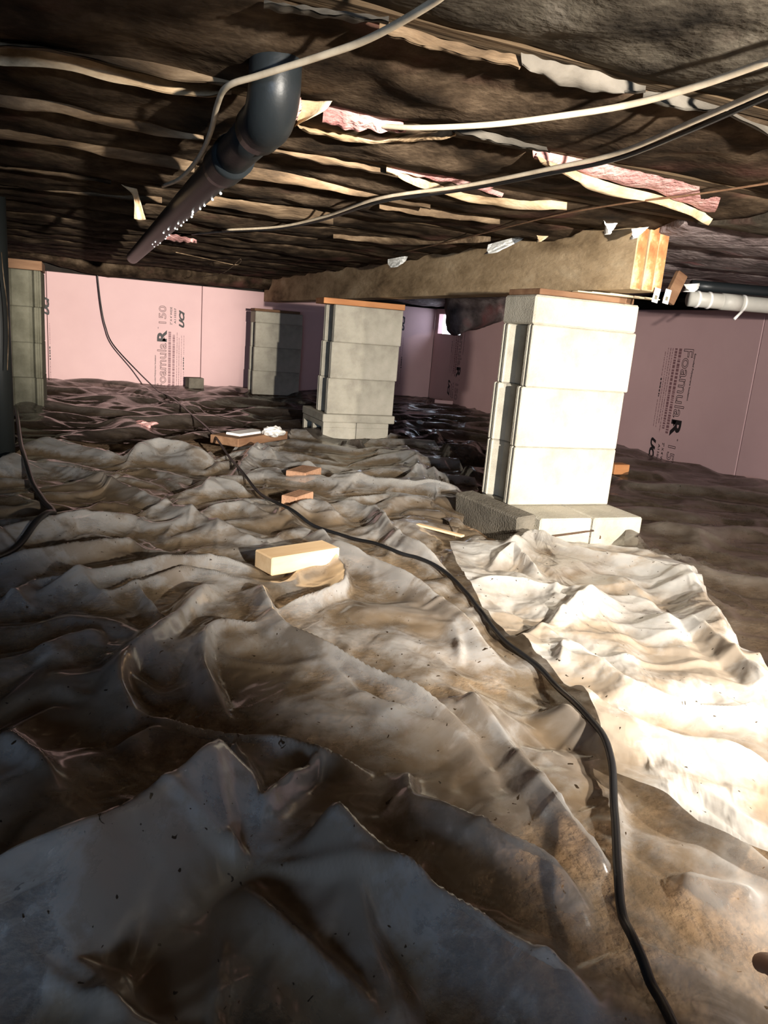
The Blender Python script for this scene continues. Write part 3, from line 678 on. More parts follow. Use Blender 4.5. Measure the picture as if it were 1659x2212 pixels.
# ------------------------------------------------------------------ beam and block piers
BZ0, BZ1 = .182, JB
beam = empty('support_beam', (1.56, 4.3, BZ0)); tag(beam, 'long doubled up tan wooden beam running back over the block piers', 'beam')
for k in range(3):
    x = (k-1)*.0385
    me = boxmesh('beam_ply', .038, 4.9-.01*abs(k-1), BZ1-BZ0, .003)
    o = link('beam_ply', me, ['beam', 'endgrain'], beam); o.location = (x, 0, (BZ1-BZ0)/2)
    for p in me.polygons:
        if abs(p.normal.y) > .9: p.material_index = 1

def block_mesh(h=.194, L=.397, D=.194, plain=False, core_side=False):
    bm = bmesh.new()
    if plain:
        add_box(bm, 0, 0, h/2, L, D, h, bevel=.006); return bmesh_done(bm, 'concrete_block')
    e = .032; w_ = .034; r = .012          # ears, shell width, groove
    def end(s):
        x = s*L/2; a = D/2
        pts = [(x, -a), (x, -a+.010), (x-s*.004, -a+.013), (x-s*.004, -a+.020), (x, -a+.023), (x, -a+w_), (x-s*e*.75, -a+w_+.012), (x-s*e, -a+w_+.030)]
        return pts+[(px, -py) for px, py in pts[::-1]]
    ring = end(1)+[(px, py) for px, py in end(-1)[::-1]]
    vb = [bm.verts.new((x, y, 0)) for x, y in ring]; vt = [bm.verts.new((x, y, h)) for x, y in ring]
    n = len(ring)
    bm.faces.new(vb[::-1]); bm.faces.new(vt)
    for i in range(n): bm.faces.new((vb[i], vb[(i+1) % n], vt[(i+1) % n], vt[i]))
    bmesh.ops.recalc_face_normals(bm, faces=bm.faces)
    es = [x for x in bm.edges if x.calc_face_angle(0) > 1.2]
    bmesh.ops.bevel(bm, geom=es, offset=.0035, segments=1, affect='EDGES')
    return bmesh_done(bm, 'concrete_block')
BM = block_mesh(); BM.materials.append(M['block'])
CAPM = block_mesh(h=.090, plain=True); CAPM.materials.append(M['block'])
def core_block(n_cells=2, L=.397, D=.194, Hh=.194):
    """block laid on its side so its cores open to the -X end"""
    bm = bmesh.new(); t = .030; c0 = L
    add_box(bm, 0, 0, t/2, D, L, t, bevel=.003); add_box(bm, 0, 0, Hh-t/2, D, L, t, bevel=.003)
    for k in range(3): add_box(bm, 0, -L/2+.016+k*(L-.032)/2, Hh/2, D, .032, Hh-2*t+.004, bevel=.002)
    add_box(bm, D/2-.01, 0, Hh/2, .02, L-.02, Hh-.02)
    return bmesh_done(bm, 'concrete_block')
rr = random.Random(7)
def pier(name, x, y, z0, courses, cap, rz, label, shifts=None):
    p = empty(name, (x, y, z0), rz); tag(p, label, 'pier', 'dry stacked block piers')
    z = 0
    for k in range(courses):
        o = link('concrete_block', BM, None, p); s = shifts[k] if shifts else rr.uniform(-.006, .006)
        o.location = (s, rr.uniform(-.003, .003), z); o.rotation_euler = (0, 0, rr.uniform(-.008, .008)); z += .1945
    if cap:
        o = link('concrete_block', CAPM, None, p); o.location = (0.004, 0, z); o.rotation_euler = (0, 0, .004); z += .0905
    return p, z0+z
# near pier
p3, zt3 = pier('block_pier', 1.505, 2.145, -.521, 3, True, -.02, 'nearest tall pale block pier, brightly lit white on its front, under the beam end', shifts=(-.004, -.003, .008))
for sx in (-1, 1):
    me = boxmesh('base_block', .193, .40, .10, .006); o = link('base_block', me, 'block', p3); o.location = (sx*.0985+.012, -.09+.02, -.052); o.rotation_euler = (0, 0, sx*.006)
me = boxmesh('base_block', .02, .36, .12, .004)
o = link('dark_base_block', boxmesh('dark_base_block', .075, .36, .115, .006), 'block_dark', p3); o['label'] = 'dark block lying along the left side'; o.location = (-.232, -.06, -.058); o.rotation_euler = (.0, -.10, .12)
# middle pier: cored blocks at the foot
p2, zt2 = pier('block_pier', 1.44, 4.01, -.458, 3, False, .015, 'middle block pier standing on open cored blocks behind the plastic', shifts=(0, .008, .016))
o = link('base_slab', boxmesh('base_slab', .43, .40, .045, .004), 'block', p2); o.location = (-.005, .09, -.0235)
for s in (-1, 1):
    o = link('cored_block', core_block(), 'block', p2); o.location = (s*.0985-.02, .09, -.045-.195); o.rotation_euler = (0, 0, 0 if s < 0 else math.pi)
# far pier
p1, zt1 = pier('block_pier', 1.51, 6.285, -.60, 3, True, .0, 'far small block pier in front of the pink back wall', shifts=(0, .004, .008))
p1.location.z = -.585; zt1 += .015
# far left pier of the neighbouring row
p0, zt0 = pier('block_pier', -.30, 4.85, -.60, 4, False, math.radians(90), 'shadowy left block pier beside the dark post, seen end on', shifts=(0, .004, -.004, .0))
for ch in p0.children: ch.material_slots[0].link = 'OBJECT'; ch.material_slots[0].material = M['block_dim']  # left pier gets the block colour with shade painted in
def plank(name, x, y, z0, sx, sy, sz, rz, m, label, cat, tilt=(0, 0), group=None):
    o = link(name, boxmesh(name, sx, sy, sz, .002), m); o.location = (x, y, z0+sz/2); o.rotation_euler = (tilt[0], tilt[1], rz); return tag(o, label, cat, group)
plank('wood_plate', 1.43, 4.0, zt2+.001, .46, .19, .030, -.06, 'wood_orange', 'orange wooden plate on top of the middle block pier', 'board')
plank('wood_plate', 1.50, 2.14, zt3+.0005, .37, .18, .018, .02, 'wood_brown', 'dark brown wooden plate on top of the nearest block pier', 'board')
plank('wood_plate', 1.50, 6.28, zt1+.001, .38, .17, .020, .0, 'wood_brown', 'thin brown wooden plate on top of the far block pier', 'board')
plank('wood_plate', -.29, 4.85, zt0+.001, .19, .38, .05, .0, 'wood_brown', 'dark wooden plate on top of the shadowy left pier', 'board')
for k, (x, y, rz, ln) in enumerate(((1.56, 2.03, -.10, .30), (1.60, 2.05, -.03, .26), (1.65, 2.07, .02, .20))):
    V = []; s = .0018
    o = link('shim', boxmesh('shim', ln, .035, .0035, .0006), 'shim'); o.location = (x+.03, y-.005, zt3+.0205+.0032*k); o.rotation_euler = (0, 0, rz)
    tag(o, ['lowest pale cedar shim fanned between near pier and beam', 'middle pale cedar shim fanned between near pier and beam', 'topmost pale cedar shim fanned between near pier and beam'][k], 'shim', 'cedar shims under the beam')
# paper tags stapled to the end of the beam
for k, (px, lab) in enumerate((((1418, 638), 'white paper tag hanging under the left of the beam end'), ((1441, 642), 'white paper tag hanging under the right of the beam end'))):
    c = ony(*px, 1.845); o = link('paper_tag', boxmesh('paper_tag', .022, .0015, .042, .0004), 'white_ring'); o.location = (c[0], 1.846, BZ0-.010); o.rotation_euler = (0, math.radians(8), 0); tag(o, lab, 'tag', 'paper tags on the beam end')
    b = link('printed_patch', boxmesh('printed_patch', .010, .0006, .012, .0001), 'block_dim', o); b.location = (0, -.0012, -.006)

# ------------------------------------------------------------------ pipes
dp = empty('drain_pipe', (.255, 2.5, .29)); tag(dp, 'long black plastic drain pipe hung below the joists with a wet underside', 'pipe')
off = np.array(dp.location)
A_, B_ = np.array([.262, 1.20, .292]), np.array([.268, 4.5, .290])
link('pipe_run', tube('pipe_run', [A_+(B_-A_)*t-off for t in np.linspace(0, 1, 24)], .0325, 28), 'abs', dp)
th = np.linspace(0, math.pi/2*.95, 14)
el = [np.array([.262, 1.205-.045*math.sin(t), .292+.045*(1-math.cos(t))]) for t in th]+[np.array([.262, 1.158, .46])]
link('elbow', tube('elbow', np.array([[.262, 1.26, .292], [.262, 1.23, .292]]+[list(e) for e in el])-off, .0375, 28), 'abs', dp)
link('coupling', tube('coupling', np.array([[.263, y, .291] for y in np.linspace(1.47, 1.60, 6)])-off, .0385, 28), 'abs', dp)
bm = bmesh.new()
for k in range(26):
    y = 1.75+k*.06+rr.uniform(-.02, .02)
    r = bmesh.ops.create_icosphere(bm, subdivisions=1, radius=rr.uniform(.0022, .0038)); a = rr.uniform(-.9, .3)
    bmesh.ops.translate(bm, vec=(.263+.034*math.sin(-a)-off[0], y-off[1], .291-.0345*math.cos(a)-off[2]), verts=r['verts'])
o = link('water_drops', bmesh_done(bm, 'water_drops', True), 'water', dp); o['kind'] = 'stuff'; o['label'] = 'glinting condensation drops under the pipe'
gp = empty('waste_pipe', (2.3, 1.9, .2)); tag(gp, 'pale grey plastic waste pipe with white rings above the right wall', 'pipe'); off = np.array(gp.location)
def on_pipe(x, y, Yd=2.35): return ony(x, y, Yd)
a = ony(1488, 645, 2.5); d = np.array([1.0, -.30, .0]); d /= np.linalg.norm(d)
b = a+d*((3.16-a[0])/d[0])
link('pipe_run', tube('pipe_run', [a+(b-a)*t-off for t in np.linspace(0, 1, 12)], .031, 24), 'pvc', gp)
for t in (.035, .085, .235):
    c = a+d*t; link('white_ring', tube('white_ring', [c-d*.004-off, c-off, c+d*.004-off], .0345, 24), 'white_ring', gp)
link('coupling', tube('coupling', [a+d*.14-off, a+d*.18-off, a+d*.22-off], .0335, 24), 'pvc', gp)
c = a+d*.24; st = tube('hanger_tail', [c+np.array([0, 0, -.03])-off, c+np.array([-.02, 0, -.05])-off, c+np.array([-.045, -.01, -.066])-off], .006, 8); link('hanger_tail', st, 'white_ring', gp)
bp = empty('vent_pipe', (2.3, 1.9, .25)); tag(bp, 'thin black plastic pipe running above the grey waste pipe', 'pipe'); off = np.array(bp.location)
a2 = a+np.array([.02, .02, .055]); b2 = b+np.array([.0, .02, .060])
link('pipe_run', tube('pipe_run', [a2+(b2-a2)*t-off for t in np.linspace(0, 1, 10)], .022, 20), 'abs', bp)
c = a2+d*.62; link('white_ring', tube('white_ring', [c-d*.005-off, c-off, c+d*.005-off], .0245, 20), 'pvc', bp)
o = link('wood_stub', boxmesh('wood_stub', .05, .022, .12, .003), 'wood_brown'); c = ony(1458, 622, 2.35); o.location = tuple(c); o.rotation_euler = (0, math.radians(22), 0); tag(o, 'short dark wood stub hanging between beam end and grey pipe', 'wood')
o.location.z = max(o.location.z, .23)

# ------------------------------------------------------------------ ceiling cables
def cable(name, pz, r, m, label, cat='cable', n=70, sides=10):
    P = catmull([onz(x, y, z) if ax == 'z' else ony(x, y, z) for x, y, ax, z in pz], n)
    return tag(link(name, tube(name, P, r, sides), m), label, cat)
cable('electric_cable', [(1600, -420, 'z', .345), (1250, -200, 'z', .338), (1010, -60, 'z', .335), (940, 2, 'z', .335), (800, 82, 'z', .335), (690, 122, 'z', .332), (560, 163, 'z', .325), (492, 186, 'z', .32), (470, 225, 'z', .315), (455, 285, 'z', .305), (430, 340, 'z', .30), (390, 385, 'z', .30), (352, 402, 'z', .315)], .0045, 'cable_tan', 'pale cream electric cable drooping around the black drain pipe')
cable('electric_cable', [(2500, -120, 'z', .345), (2100, 0, 'z', .33), (1720, 108, 'z', .325), (1659, 132, 'z', .325), (1500, 188, 'z', .325), (1350, 228, 'z', .325), (1200, 252, 'z', .327), (1050, 270, 'z', .332), (900, 276, 'z', .345), (820, 272, 'z', .36)], .0045, 'cable_tan', 'cream electric cable crossing the upper right below grey insulation')
cable('electric_cable', [(2500, -60, 'z', .345), (2100, 58, 'z', .33), (1720, 165, 'z', .322), (1659, 192, 'z', .322), (1480, 270, 'z', .322), (1330, 332, 'z', .322), (1180, 366, 'z', .322), (1000, 402, 'z', .325), (820, 428, 'z', .33), (700, 468, 'z', .332), (600, 490, 'z', .335), (480, 497, 'z', .345)], .0042, 'cable_tan', 'long cream electric cable just under the joists, lower of the two at right')
cable('black_cable', [(2500, -40, 'z', .35), (2100, 76, 'z', .335), (1720, 183, 'z', .330), (1659, 208, 'z', .330), (1480, 286, 'z', .330), (1330, 344, 'z', .330), (1180, 376, 'z', .330), (1000, 410, 'z', .333), (820, 436, 'z', .336), (700, 474, 'z', .338), (600, 494, 'z', .340), (500, 499, 'z', .343), (415, 506, 'z', .348)], .0040, 'cable_black', 'black cable running alongside the lower cream cable under the joists')
cable('thin_wire', [(2400, 280, 'z', .335), (1720, 385, 'z', .335), (1659, 396, 'z', .335), (1500, 420, 'z', .338), (1330, 442, 'z', .342), (1180, 470, 'z', .345), (1000, 515, 'z', .345), (870, 545, 'z', .35)], .0022, 'wood_brown', 'thin brown wire above the beam end at right', 'wire')
cable('thin_wire', [(380, 545, 'z', .30), (450, 560, 'z', .30), (510, 572, 'z', .30), (518, 560, 'z', .315), (480, 590, 'z', .27), (420, 600, 'z', .28)], .0022, 'paper_dark', 'thin pale wire looping under the dark far joists', 'wire')
# hanging paper strip
def sheetlet(name, outline, Y, m, label, cat, thick=.0015, curl=.02, bend=0.0):
    """a small torn piece hanging at depth Y: outline = left and right edge point lists, top to bottom"""
    Lf, Rg = outline; n = 14
    A = catmull([ony(*p, Y) for p in Lf], n); B = catmull([ony(*p, Y+bend) for p in Rg], n); k = 6; V = []
    for j in range(k):
        t = j/(k-1); P = A*(1-t)+B*t; P = P.copy(); P[:, 1] += curl*math.sin(t*math.pi)*(.3+np.linspace(0, 1, n))+.006*gnoise(np.arange(n)*.6, np.full(n, t*3), 7); V.append(P)
    V = np.concatenate(V); m0 = len(V); V = np.concatenate([V, V+np.array([0, thick, 0])]); Fc = []
    for j in range(k-1):
        for i in range(n-1):
            a = j*n+i; Fc.append((a, a+1, a+n+1, a+n)); Fc.append((m0+a, m0+a+n, m0+a+n+1, m0+a+1))
    edge = [i for i in range(n)]+[j*n+n-1 for j in range(1, k)]+[(k-1)*n+i for i in range(n-2, -1, -1)]+[j*n for j in range(k-2, 0, -1)]
    for a, b in zip(edge, edge[1:]+edge[:1]): Fc.append((a, m0+a, m0+b, b))
    c = V.mean(0); o = link(name, pymesh(name, V-c, Fc, True), m); o.location = c
    return tag(o, label, cat)
sheetlet('paper_scrap', ([(262, 398), (288, 425), (290, 472)], [(296, 408), (302, 430), (315, 474)]), 2.3, 'paper', 'torn cream paper strip hanging left of the black drain pipe', 'paper')
sheetlet('plastic_scrap', ([(1296, 462), (1306, 480), (1316, 504)], [(1340, 468), (1332, 485), (1319, 506)]), 1.86, 'shard', 'pointed white plastic shard hanging left of the beam end', 'scrap')
sheetlet('plastic_scrap', ([(1365, 494), (1366, 505), (1370, 517)], [(1402, 490), (1392, 499), (1376, 514)]), 1.80, 'shard', 'curled white plastic shard hanging at the top corner of the beam end', 'scrap')
sheetlet('foil_scrap', ([(1055, 528), (1052, 540), (1056, 548)], [(1150, 503), (1120, 522), (1072, 546)]), 2.4, 'foil', 'crumpled grey foil scrap tucked over the beam', 'scrap', curl=.05)
sheetlet('foil_scrap', ([(838, 560), (838, 570), (845, 578)], [(882, 552), (875, 565), (858, 577)]), 3.4, 'foil', 'small grey foil scrap tucked over the middle of the beam', 'scrap', curl=.05)
sheetlet('paper_scrap', ([(1160, 508), (1162, 514), (1166, 522)], [(1185, 510), (1178, 516), (1169, 522)]), 2.15, 'paper', 'small cream paper point hanging over the beam', 'paper')
sheetlet('paper_scrap', ([(640, 212), (636, 240), (644, 264)], [(718, 218), (700, 240), (648, 266)]), 1.28, 'paper', 'folded cream paper flap beside the near end of the drain pipe', 'paper', bend=-.03, curl=.03)
sheetlet('fiberglass_scrap', ([(612, 232), (610, 246), (618, 256)], [(650, 210), (652, 235), (642, 258)]), 1.25, 'pink_batt', 'small pale fiberglass tuft squeezed against the drain pipe', 'insulation', curl=.04)
sheetlet('plastic_bag', ([(1560, 424), (1568, 440), (1590, 452)], [(1655, 420), (1668, 446), (1650, 470)]), 1.62, 'shard', 'crumpled pale plastic bag stuffed in the insulation at right', 'bag', curl=.06)
sheetlet('plastic_scrap', ([(1478, 614), (1482, 622), (1490, 628)], [(1512, 612), (1508, 624), (1500, 631)]), 2.45, 'shard', 'white plastic scrap above the end of the grey pipe', 'scrap', curl=.04)

# fallen batt behind the near pier
def lump(name, px, Y, depth, m, label, cat, seed=0, amp=.02, n=30):
    P = np.array([ony(*p, Y) for p in px]); c = P.mean(0); ring = resample(np.vstack([P, P[:1]]), 65)[:-1]; V = []; Fc = []; lay = 7
    for j in range(lay):
        t = -1+2*j/(lay-1); s = math.sqrt(max(0, 1-t*t))*.55+.45
        for i, p in enumerate(ring):
            q_ = c+(p-c)*s; q_ = q_+np.array([0, t*depth/2, 0]); nn = gnoise(np.array([i*.25]), np.array([j*.9+seed]), seed)[0]*amp; V.append(q_+(p-c)/np.linalg.norm(p-c)*nn+np.array([0, nn, 0]))
    n = len(ring)
    for j in range(lay-1):
        for i in range(n): Fc.append((j*n+i, j*n+(i+1) % n, (j+1)*n+(i+1) % n, (j+1)*n+i))
    Fc.append(tuple(range(n))[::-1]); Fc.append(tuple((lay-1)*n+i for i in range(n)))
    bm = bmesh.new(); me0 = pymesh(name, np.array(V)-c, Fc); bm.from_mesh(me0); bmesh.ops.triangulate(bm, faces=[f for f in bm.faces if len(f.verts) > 4]); me = bmesh_done(bm, name, True)
    o = link(name, me, m); o.location = c; return tag(o, label, cat)
o = lump('fallen_insulation', [(964, 640), (964, 680), (968, 712), (980, 726), (1004, 716), (1040, 708), (1080, 694), (1110, 676), (1112, 640)], 4.6, .16, 'batt_right', 'fallen fiberglass batt hanging down behind the nearest pier', 'insulation', seed=5, amp=.016)

# ------------------------------------------------------------------ plastic film
tail = lambda t: .55*t+.45*t**1.9
def wp(px, z=GZ+.02): return [tuple(onz(x, y, z)[:2]) for x, y in px]
def inside(x, y, ring, grow=0.0):
    R = np.array(ring); c = R.mean(0); R = c+(R-c)*(1+grow); r = np.zeros(x.shape, bool)
    for (x0, y0), (x1, y1) in zip(R, np.roll(R, -1, 0)):
        k = ((y0 > y) != (y1 > y)); r ^= k & (x < (x1-x0)*(y-y0)/((y1-y0) if y1 != y0 else 1e-9)+x0)
    return r
far_edge = [(-.9, 4.0), (-.6, 3.95)]+wp([(40, 948), (180, 962), (290, 972), (345, 953), (410, 962), (470, 985), (520, 960), (560, 945), (600, 952), (640, 930), (680, 945), (770, 962), (850, 938), (905, 945), (960, 975), (1000, 1010), (1035, 1050)])
right_edge = [(1.6, .0), (1.5, .4)]+wp([(1659, 1470), (1450, 1390), (1250, 1300), (1130, 1225), (1010, 1180), (985, 1150), (1000, 1120), (1010, 1090), (1030, 1062), (1035, 1050)])
s2b = wp([(1320, 1690), (1480, 1790), (1620, 1880), (1760, 1960)]); s2r = wp([(1760, 1960), (1760, 1650), (1700, 1530), (1600, 1440), (1560, 1385), (1500, 1262)])
s2t = wp([(968, 1178), (1010, 1186), (1080, 1180), (1150, 1130), (1172, 1150), (1300, 1188), (1420, 1215), (1500, 1262)]); s2l = wp([(1320, 1690), (1285, 1590), (1240, 1515), (1190, 1460), (1130, 1405), (1060, 1345), (1000, 1268), (968, 1178)])
ring2 = s2b+s2r[1:]+s2t[::-1][1:]+s2l[::-1][1:-1]
main_left = [(-.75, .0), (-.8, 1.5), (-.9, 4.0)]
ring1 = [(-.75, .0), (1.6, .0)]+right_edge[1:]+far_edge[::-1][1:]+main_left[::-1][1:-1]
film, top1 = film_sheet('plastic_sheet', ([(-.75, .0), (1.6, .0)], right_edge, far_edge, main_left), 112, 150, sl_main, 'film', wv=tail, rise=up_main, levels=3, its=(700, 260, 80))
tag(film, 'large crumpled milky plastic sheet spread over the foreground soil', 'plastic sheet')
s3, top3 = film_sheet('plastic_sheet', ([(1.2, .3), (3.19, .3)], [(3.19, .3), (3.19, 5.0)], [(1.95, 5.0), (3.19, 5.0)],
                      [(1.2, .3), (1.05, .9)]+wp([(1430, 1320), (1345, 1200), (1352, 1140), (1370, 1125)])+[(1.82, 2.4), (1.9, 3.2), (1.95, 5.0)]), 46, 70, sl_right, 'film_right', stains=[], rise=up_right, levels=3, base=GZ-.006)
tag(s3, 'muddy plastic sheet along the right wall beside the nearest pier', 'plastic sheet')
s2, top2 = film_sheet('plastic_sheet', (s2b, s2r, s2t, s2l), 40, 44, sl_pier, 'film_pier', rise=up_pier, floorf=lambda x, y: np.maximum(np.maximum(top1(x, y), top3(x, y)), GZ)+.004)
tag(s2, 'loose bright plastic sheet heaped in front of the nearest pier', 'plastic sheet')
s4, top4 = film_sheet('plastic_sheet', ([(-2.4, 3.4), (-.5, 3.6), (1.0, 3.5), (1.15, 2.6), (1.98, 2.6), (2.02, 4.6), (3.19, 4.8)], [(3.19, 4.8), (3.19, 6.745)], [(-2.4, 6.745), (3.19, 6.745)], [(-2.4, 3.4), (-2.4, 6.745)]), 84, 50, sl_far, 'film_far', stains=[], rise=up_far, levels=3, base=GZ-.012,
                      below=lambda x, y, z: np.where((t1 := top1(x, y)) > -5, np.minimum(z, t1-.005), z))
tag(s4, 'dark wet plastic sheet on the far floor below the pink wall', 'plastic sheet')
def surf(x, y):
    return np.maximum(np.maximum(np.maximum(top1(x, y), top2(x, y)), top3(x, y)), np.maximum(top4(x, y), -.60))

# ------------------------------------------------------------------ things on the floor
def ground(x, y): return float(surf([x], [y])[0])
def hit(px, py, up=0.0):
    z = GZ+.03
    for _ in range(12): c = onz(px, py, z); z = .5*z+.5*(ground(c[0], c[1])+up)
    return onz(px, py, z)
# black cable: drops from the far joists, snakes over the film to the front
pts = [ony(208, 560, 6.66), ony(212, 610, 6.66), ony(219, 665, 6.64), ony(228, 706, 6.62), ony(245, 745, 6.57), ony(300, 805, 6.35), ony(360, 862, 5.55)]
pts += [hit(*p, up=.012) for p in ((430, 925), (490, 985), (530, 1035), (580, 1082), (640, 1112), (700, 1140), (780, 1165), (855, 1186), (905, 1200), (960, 1235), (1005, 1270), (1040, 1310), (1100, 1388), (1180, 1448), (1250, 1512), (1300, 1590), (1320, 1660), (1330, 1750), (1336, 1850), (1342, 1940), (1362, 2010), (1395, 2080), (1430, 2150), (1475, 2230), (1540, 2330))]
def rest_on(P, r, extra=.0):
    """lay a cable on the film: straight over the small dips, pressed onto the crests"""
    hz = surf(P[:, 0], P[:, 1])
    n = len(hz); mx_ = np.array([hz[max(0, i-5):i+6].max() for i in range(n)]); ker = np.hanning(17); ker /= ker.sum()
    return np.convolve(np.pad(mx_, 8, 'edge'), ker, 'valid')+r*.6+extra
P = catmull(pts, 420); zr = rest_on(P, .0052)
P[:, 2] = np.where(P[:, 1] > 5.0, np.maximum(P[:, 2], zr), np.where(P[:, 1] > 3.9, np.maximum(P[:, 2], zr), zr))
link_ = tag(link('black_cable', tube('black_cable', P, .0052, 10), 'cable_black'), 'long black cable snaking across the plastic from ceiling to front right', 'cable')
P = catmull([hit(*p, up=.01) for p in ((34, 880), (40, 930), (48, 985), (62, 1030), (95, 1080), (116, 1112), (80, 1150), (20, 1195), (-60, 1240))], 120)
P[:, 2] = rest_on(P, .0085)
tag(link('black_cable', tube('black_cable', P, .0085, 10), 'cable_black'), 'thick black cable at far left running off the frame edge', 'cable')
post = empty('support_post', (-.285, 3.1, -.60)); tag(post, 'dark steel post at the far left edge of the crawl space', 'post')
o = link('shaft', tube('shaft', [(0, 0, .0), (0, 0, .5), (0, 0, .97)], .045, 20), 'steel', post)
o = link('base_plate', boxmesh('base_plate', .15, .15, .012, .002), 'steel', post); o.location = (0, 0, .006)
cable('hanging_cord', [(3, 545, 'y', 3.0), (8, 600, 'y', 2.98), (15, 655, 'y', 2.97), (18, 720, 'y', 2.97), (16, 800, 'y', 2.97)], .0016, 'paper_dark', 'thin pale cord hanging in front of the dark post at far left', 'cord')

def chunk(name, corners_px, zt, hgt, m, label, cat, group=None):
    """a squared block: three top corners seen in the photo (front-left, front-right, back-right) give its plan"""
    a, b, c = [onz(*p, zt)[:2] for p in corners_px]; u = b-a; v = c-b; v = v-u*(u@v)/(u@u); ln, wd = np.linalg.norm(u), np.linalg.norm(v)
    o = link(name, boxmesh(name, ln, wd, hgt, .003), m); ctr = a+u/2+v/2; o.location = (ctr[0], ctr[1], zt-hgt/2); o.rotation_euler = (0, 0, math.atan2(u[1], u[0])); return tag(o, label, cat, group)
chunk('wood_block', ((588, 1206), (735, 1183), (715, 1163)), -.534, .045, 'wood_pale', 'pale offcut of two by four lumber lying on the plastic', 'wood')
chunk('brick', ((640, 1075), (678, 1062), (660, 1052)), -.548, .04, 'brick', 'nearer of two red brown bricks half covered by the plastic', 'brick')
chunk('brick', ((660, 1022), (695, 1010), (660, 1002)), -.548, .04, 'brick', 'farther of two red brown bricks half covered by the plastic', 'brick')
chunk('wood_board', ((515, 948), (622, 932), (605, 918)), -.525, .04, 'wood_brown', 'brown board end lying left of the middle pier', 'wood')
chunk('foam_scrap', ((518, 938), (575, 930), (572, 922)), -.515, .03, 'scrap', 'bright white foam piece lying against the brown board', 'scrap')
def crumpled(name, c, r, m, label, cat, flat=.5, seed=1):
    bm = bmesh.new(); bmesh.ops.create_icosphere(bm, subdivisions=3, radius=1)
    for v in bm.verts:
        n = gnoise(np.array([v.co.x*1.8+seed]), np.array([v.co.y*1.8+v.co.z*1.3]), seed)[0]; f = 1+.55*n; v.co = Vector((v.co.x*r*f, v.co.y*r*f, v.co.z*r*flat*f))
    o = link(name, bmesh_done(bm, name), m); o.location = c; return tag(o, label, cat)
c = onz(588, 932, -.51); crumpled('plastic_wrap', tuple(c), .05, 'shard', 'clear crumpled plastic wrap on the brown board end', 'plastic', .5, 3)
c = onz(312, 917, -.565); crumpled('pink_scrap', tuple(c), .06, 'pink_batt', 'small pink insulation scrap on the dark far floor', 'scrap', .3, 5)
c = onz(908, 912, -.56); crumpled('white_scrap', tuple(c), .022, 'scrap', 'tiny white scrap on dark floor right of the middle pier', 'scrap', .6, 6)
c = onz(428, 836, -.56); o = link('dark_block', boxmesh('dark_block', .13, .10, .09, .004), 'block_dark'); o.location = (c[0], 6.55, -.545); o.rotation_euler = (0, 0, .2); tag(o, 'dark block on the floor against the pink back wall', 'block')
c = onz(955, 874, -.56); o = link('foam_scrap', boxmesh('foam_scrap', .16, .05, .03, .002), 'foam'); o.location = (2.95, 5.9, -.55); o.rotation_euler = (0, 0, -.5); tag(o, 'pale pink foam offcut on the floor near the back right corner', 'scrap')
c = onz(1343, 1008, -.55); o = link('wood_block', boxmesh('wood_block', .09, .06, .05, .003), 'wood_orange'); o.location = (c[0]-.02, c[1], -.56); tag(o, 'small orange wood block showing behind the right of the nearest pier', 'wood')
a, b = onz(902, 1131, -.565), onz(1000, 1160, -.570); o = link('wood_lath', boxmesh('wood_lath', float(np.linalg.norm(b-a)), .018, .006, .001), 'wood_pale'); o.location = tuple((a+b)/2); o.rotation_euler = (0, 0, math.atan2(b[1]-a[1], b[0]-a[0])); tag(o, 'thin pale lath lying on the plastic left of the nearest pier', 'wood')
P = catmull([onz(1195, 1158, -.575), onz(1240, 1152, -.570), onz(1284, 1146, -.565), onz(1287, 1150, -.575), onz(1284, 1160, -.59)], 24)
tag(link('iron_stake', tube('iron_stake', P, .0035, 8), 'rust'), 'rusty bent iron stake leaning against the near pier base', 'stake', 'rusty stakes at the near pier')
P = catmull([onz(1235, 1163, -.590), onz(1270, 1159, -.587), onz(1294, 1157, -.582), onz(1296, 1164, -.592)], 24)
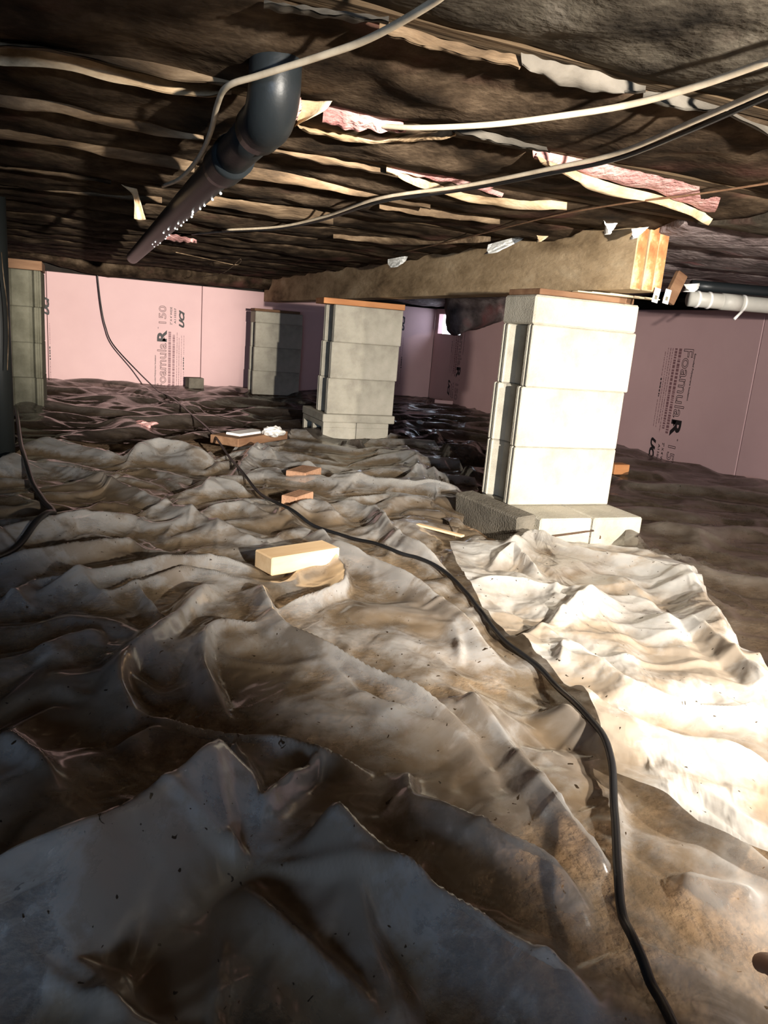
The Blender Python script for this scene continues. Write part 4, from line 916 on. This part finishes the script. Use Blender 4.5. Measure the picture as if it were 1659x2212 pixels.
tag(link('iron_stake', tube('iron_stake', P, .003, 8), 'rust'), 'shorter rusty iron stake lying on the soil at the near pier base', 'stake', 'rusty stakes at the near pier')
# ------------------------------------------------------------------ the hand at the lower right corner
def skin_chain(bm_pts, edges, radii, sub=2):
    me = bpy.data.meshes.new('body'); me.from_pydata([tuple(p) for p in bm_pts], edges, []); o = bpy.data.objects.new('body', me); C.objects.link(o)
    md = o.modifiers.new('s', 'SKIN'); sb = o.modifiers.new('u', 'SUBSURF'); sb.levels = sub; sb.render_levels = sub
    for i, r in enumerate(radii): me.skin_vertices[0].data[i].radius = (r, r)
    me.skin_vertices[0].data[0].use_root = True
    dg = bpy.context.evaluated_depsgraph_get(); m2 = bpy.data.meshes.new_from_object(o.evaluated_get(dg)); bpy.data.objects.remove(o)
    m2.polygons.foreach_set('use_smooth', [True]*len(m2.polygons)); return m2
pts = [(0, 0, 0), (.0, -.07, .01), (.01, -.26, .06)]; ed = [(0, 1), (1, 2)]; rad = [.030, .026, .036]
for k, (x, ln) in enumerate(((-.032, .070), (-.011, .080), (.011, .076), (.031, .060))):
    i = len(pts); pts += [(x*.9, .035, .004), (x*1.1, .045+ln*.45, .010), (x*1.15, .045+ln*.8, -.006), (x*1.15, .045+ln, -.020)]
    ed += [(0, i), (i, i+1), (i+1, i+2), (i+2, i+3)]; rad += [.0125, .0098, .0088, .0078]
i = len(pts); pts += [(-.034, -.018, -.004), (-.058, .012, -.012), (-.066, .040, -.020)]; ed += [(0, i), (i, i+1), (i+1, i+2)]; rad += [.015, .011, .009]
ha = math.radians(-34); tip = onz(1638, 2085, -.49)
hand = empty('person', (tip[0]+.037*math.cos(ha)+.115*math.sin(ha), tip[1]+.037*math.sin(ha)-.115*math.cos(ha), tip[2]+.022), ha); tag(hand, 'bare hand of a person in dark sleeve, resting at the lower right corner', 'person')
link('hand', skin_chain(pts, ed, rad), 'skin', hand)
link('sleeve', tube('sleeve', catmull([(.002, -.10, .018), (.006, -.19, .043), (.012, -.30, .072), (.02, -.42, .10)], 14), .05, 18, radii=np.linspace(.043, .06, 14)), 'sleeve', hand)
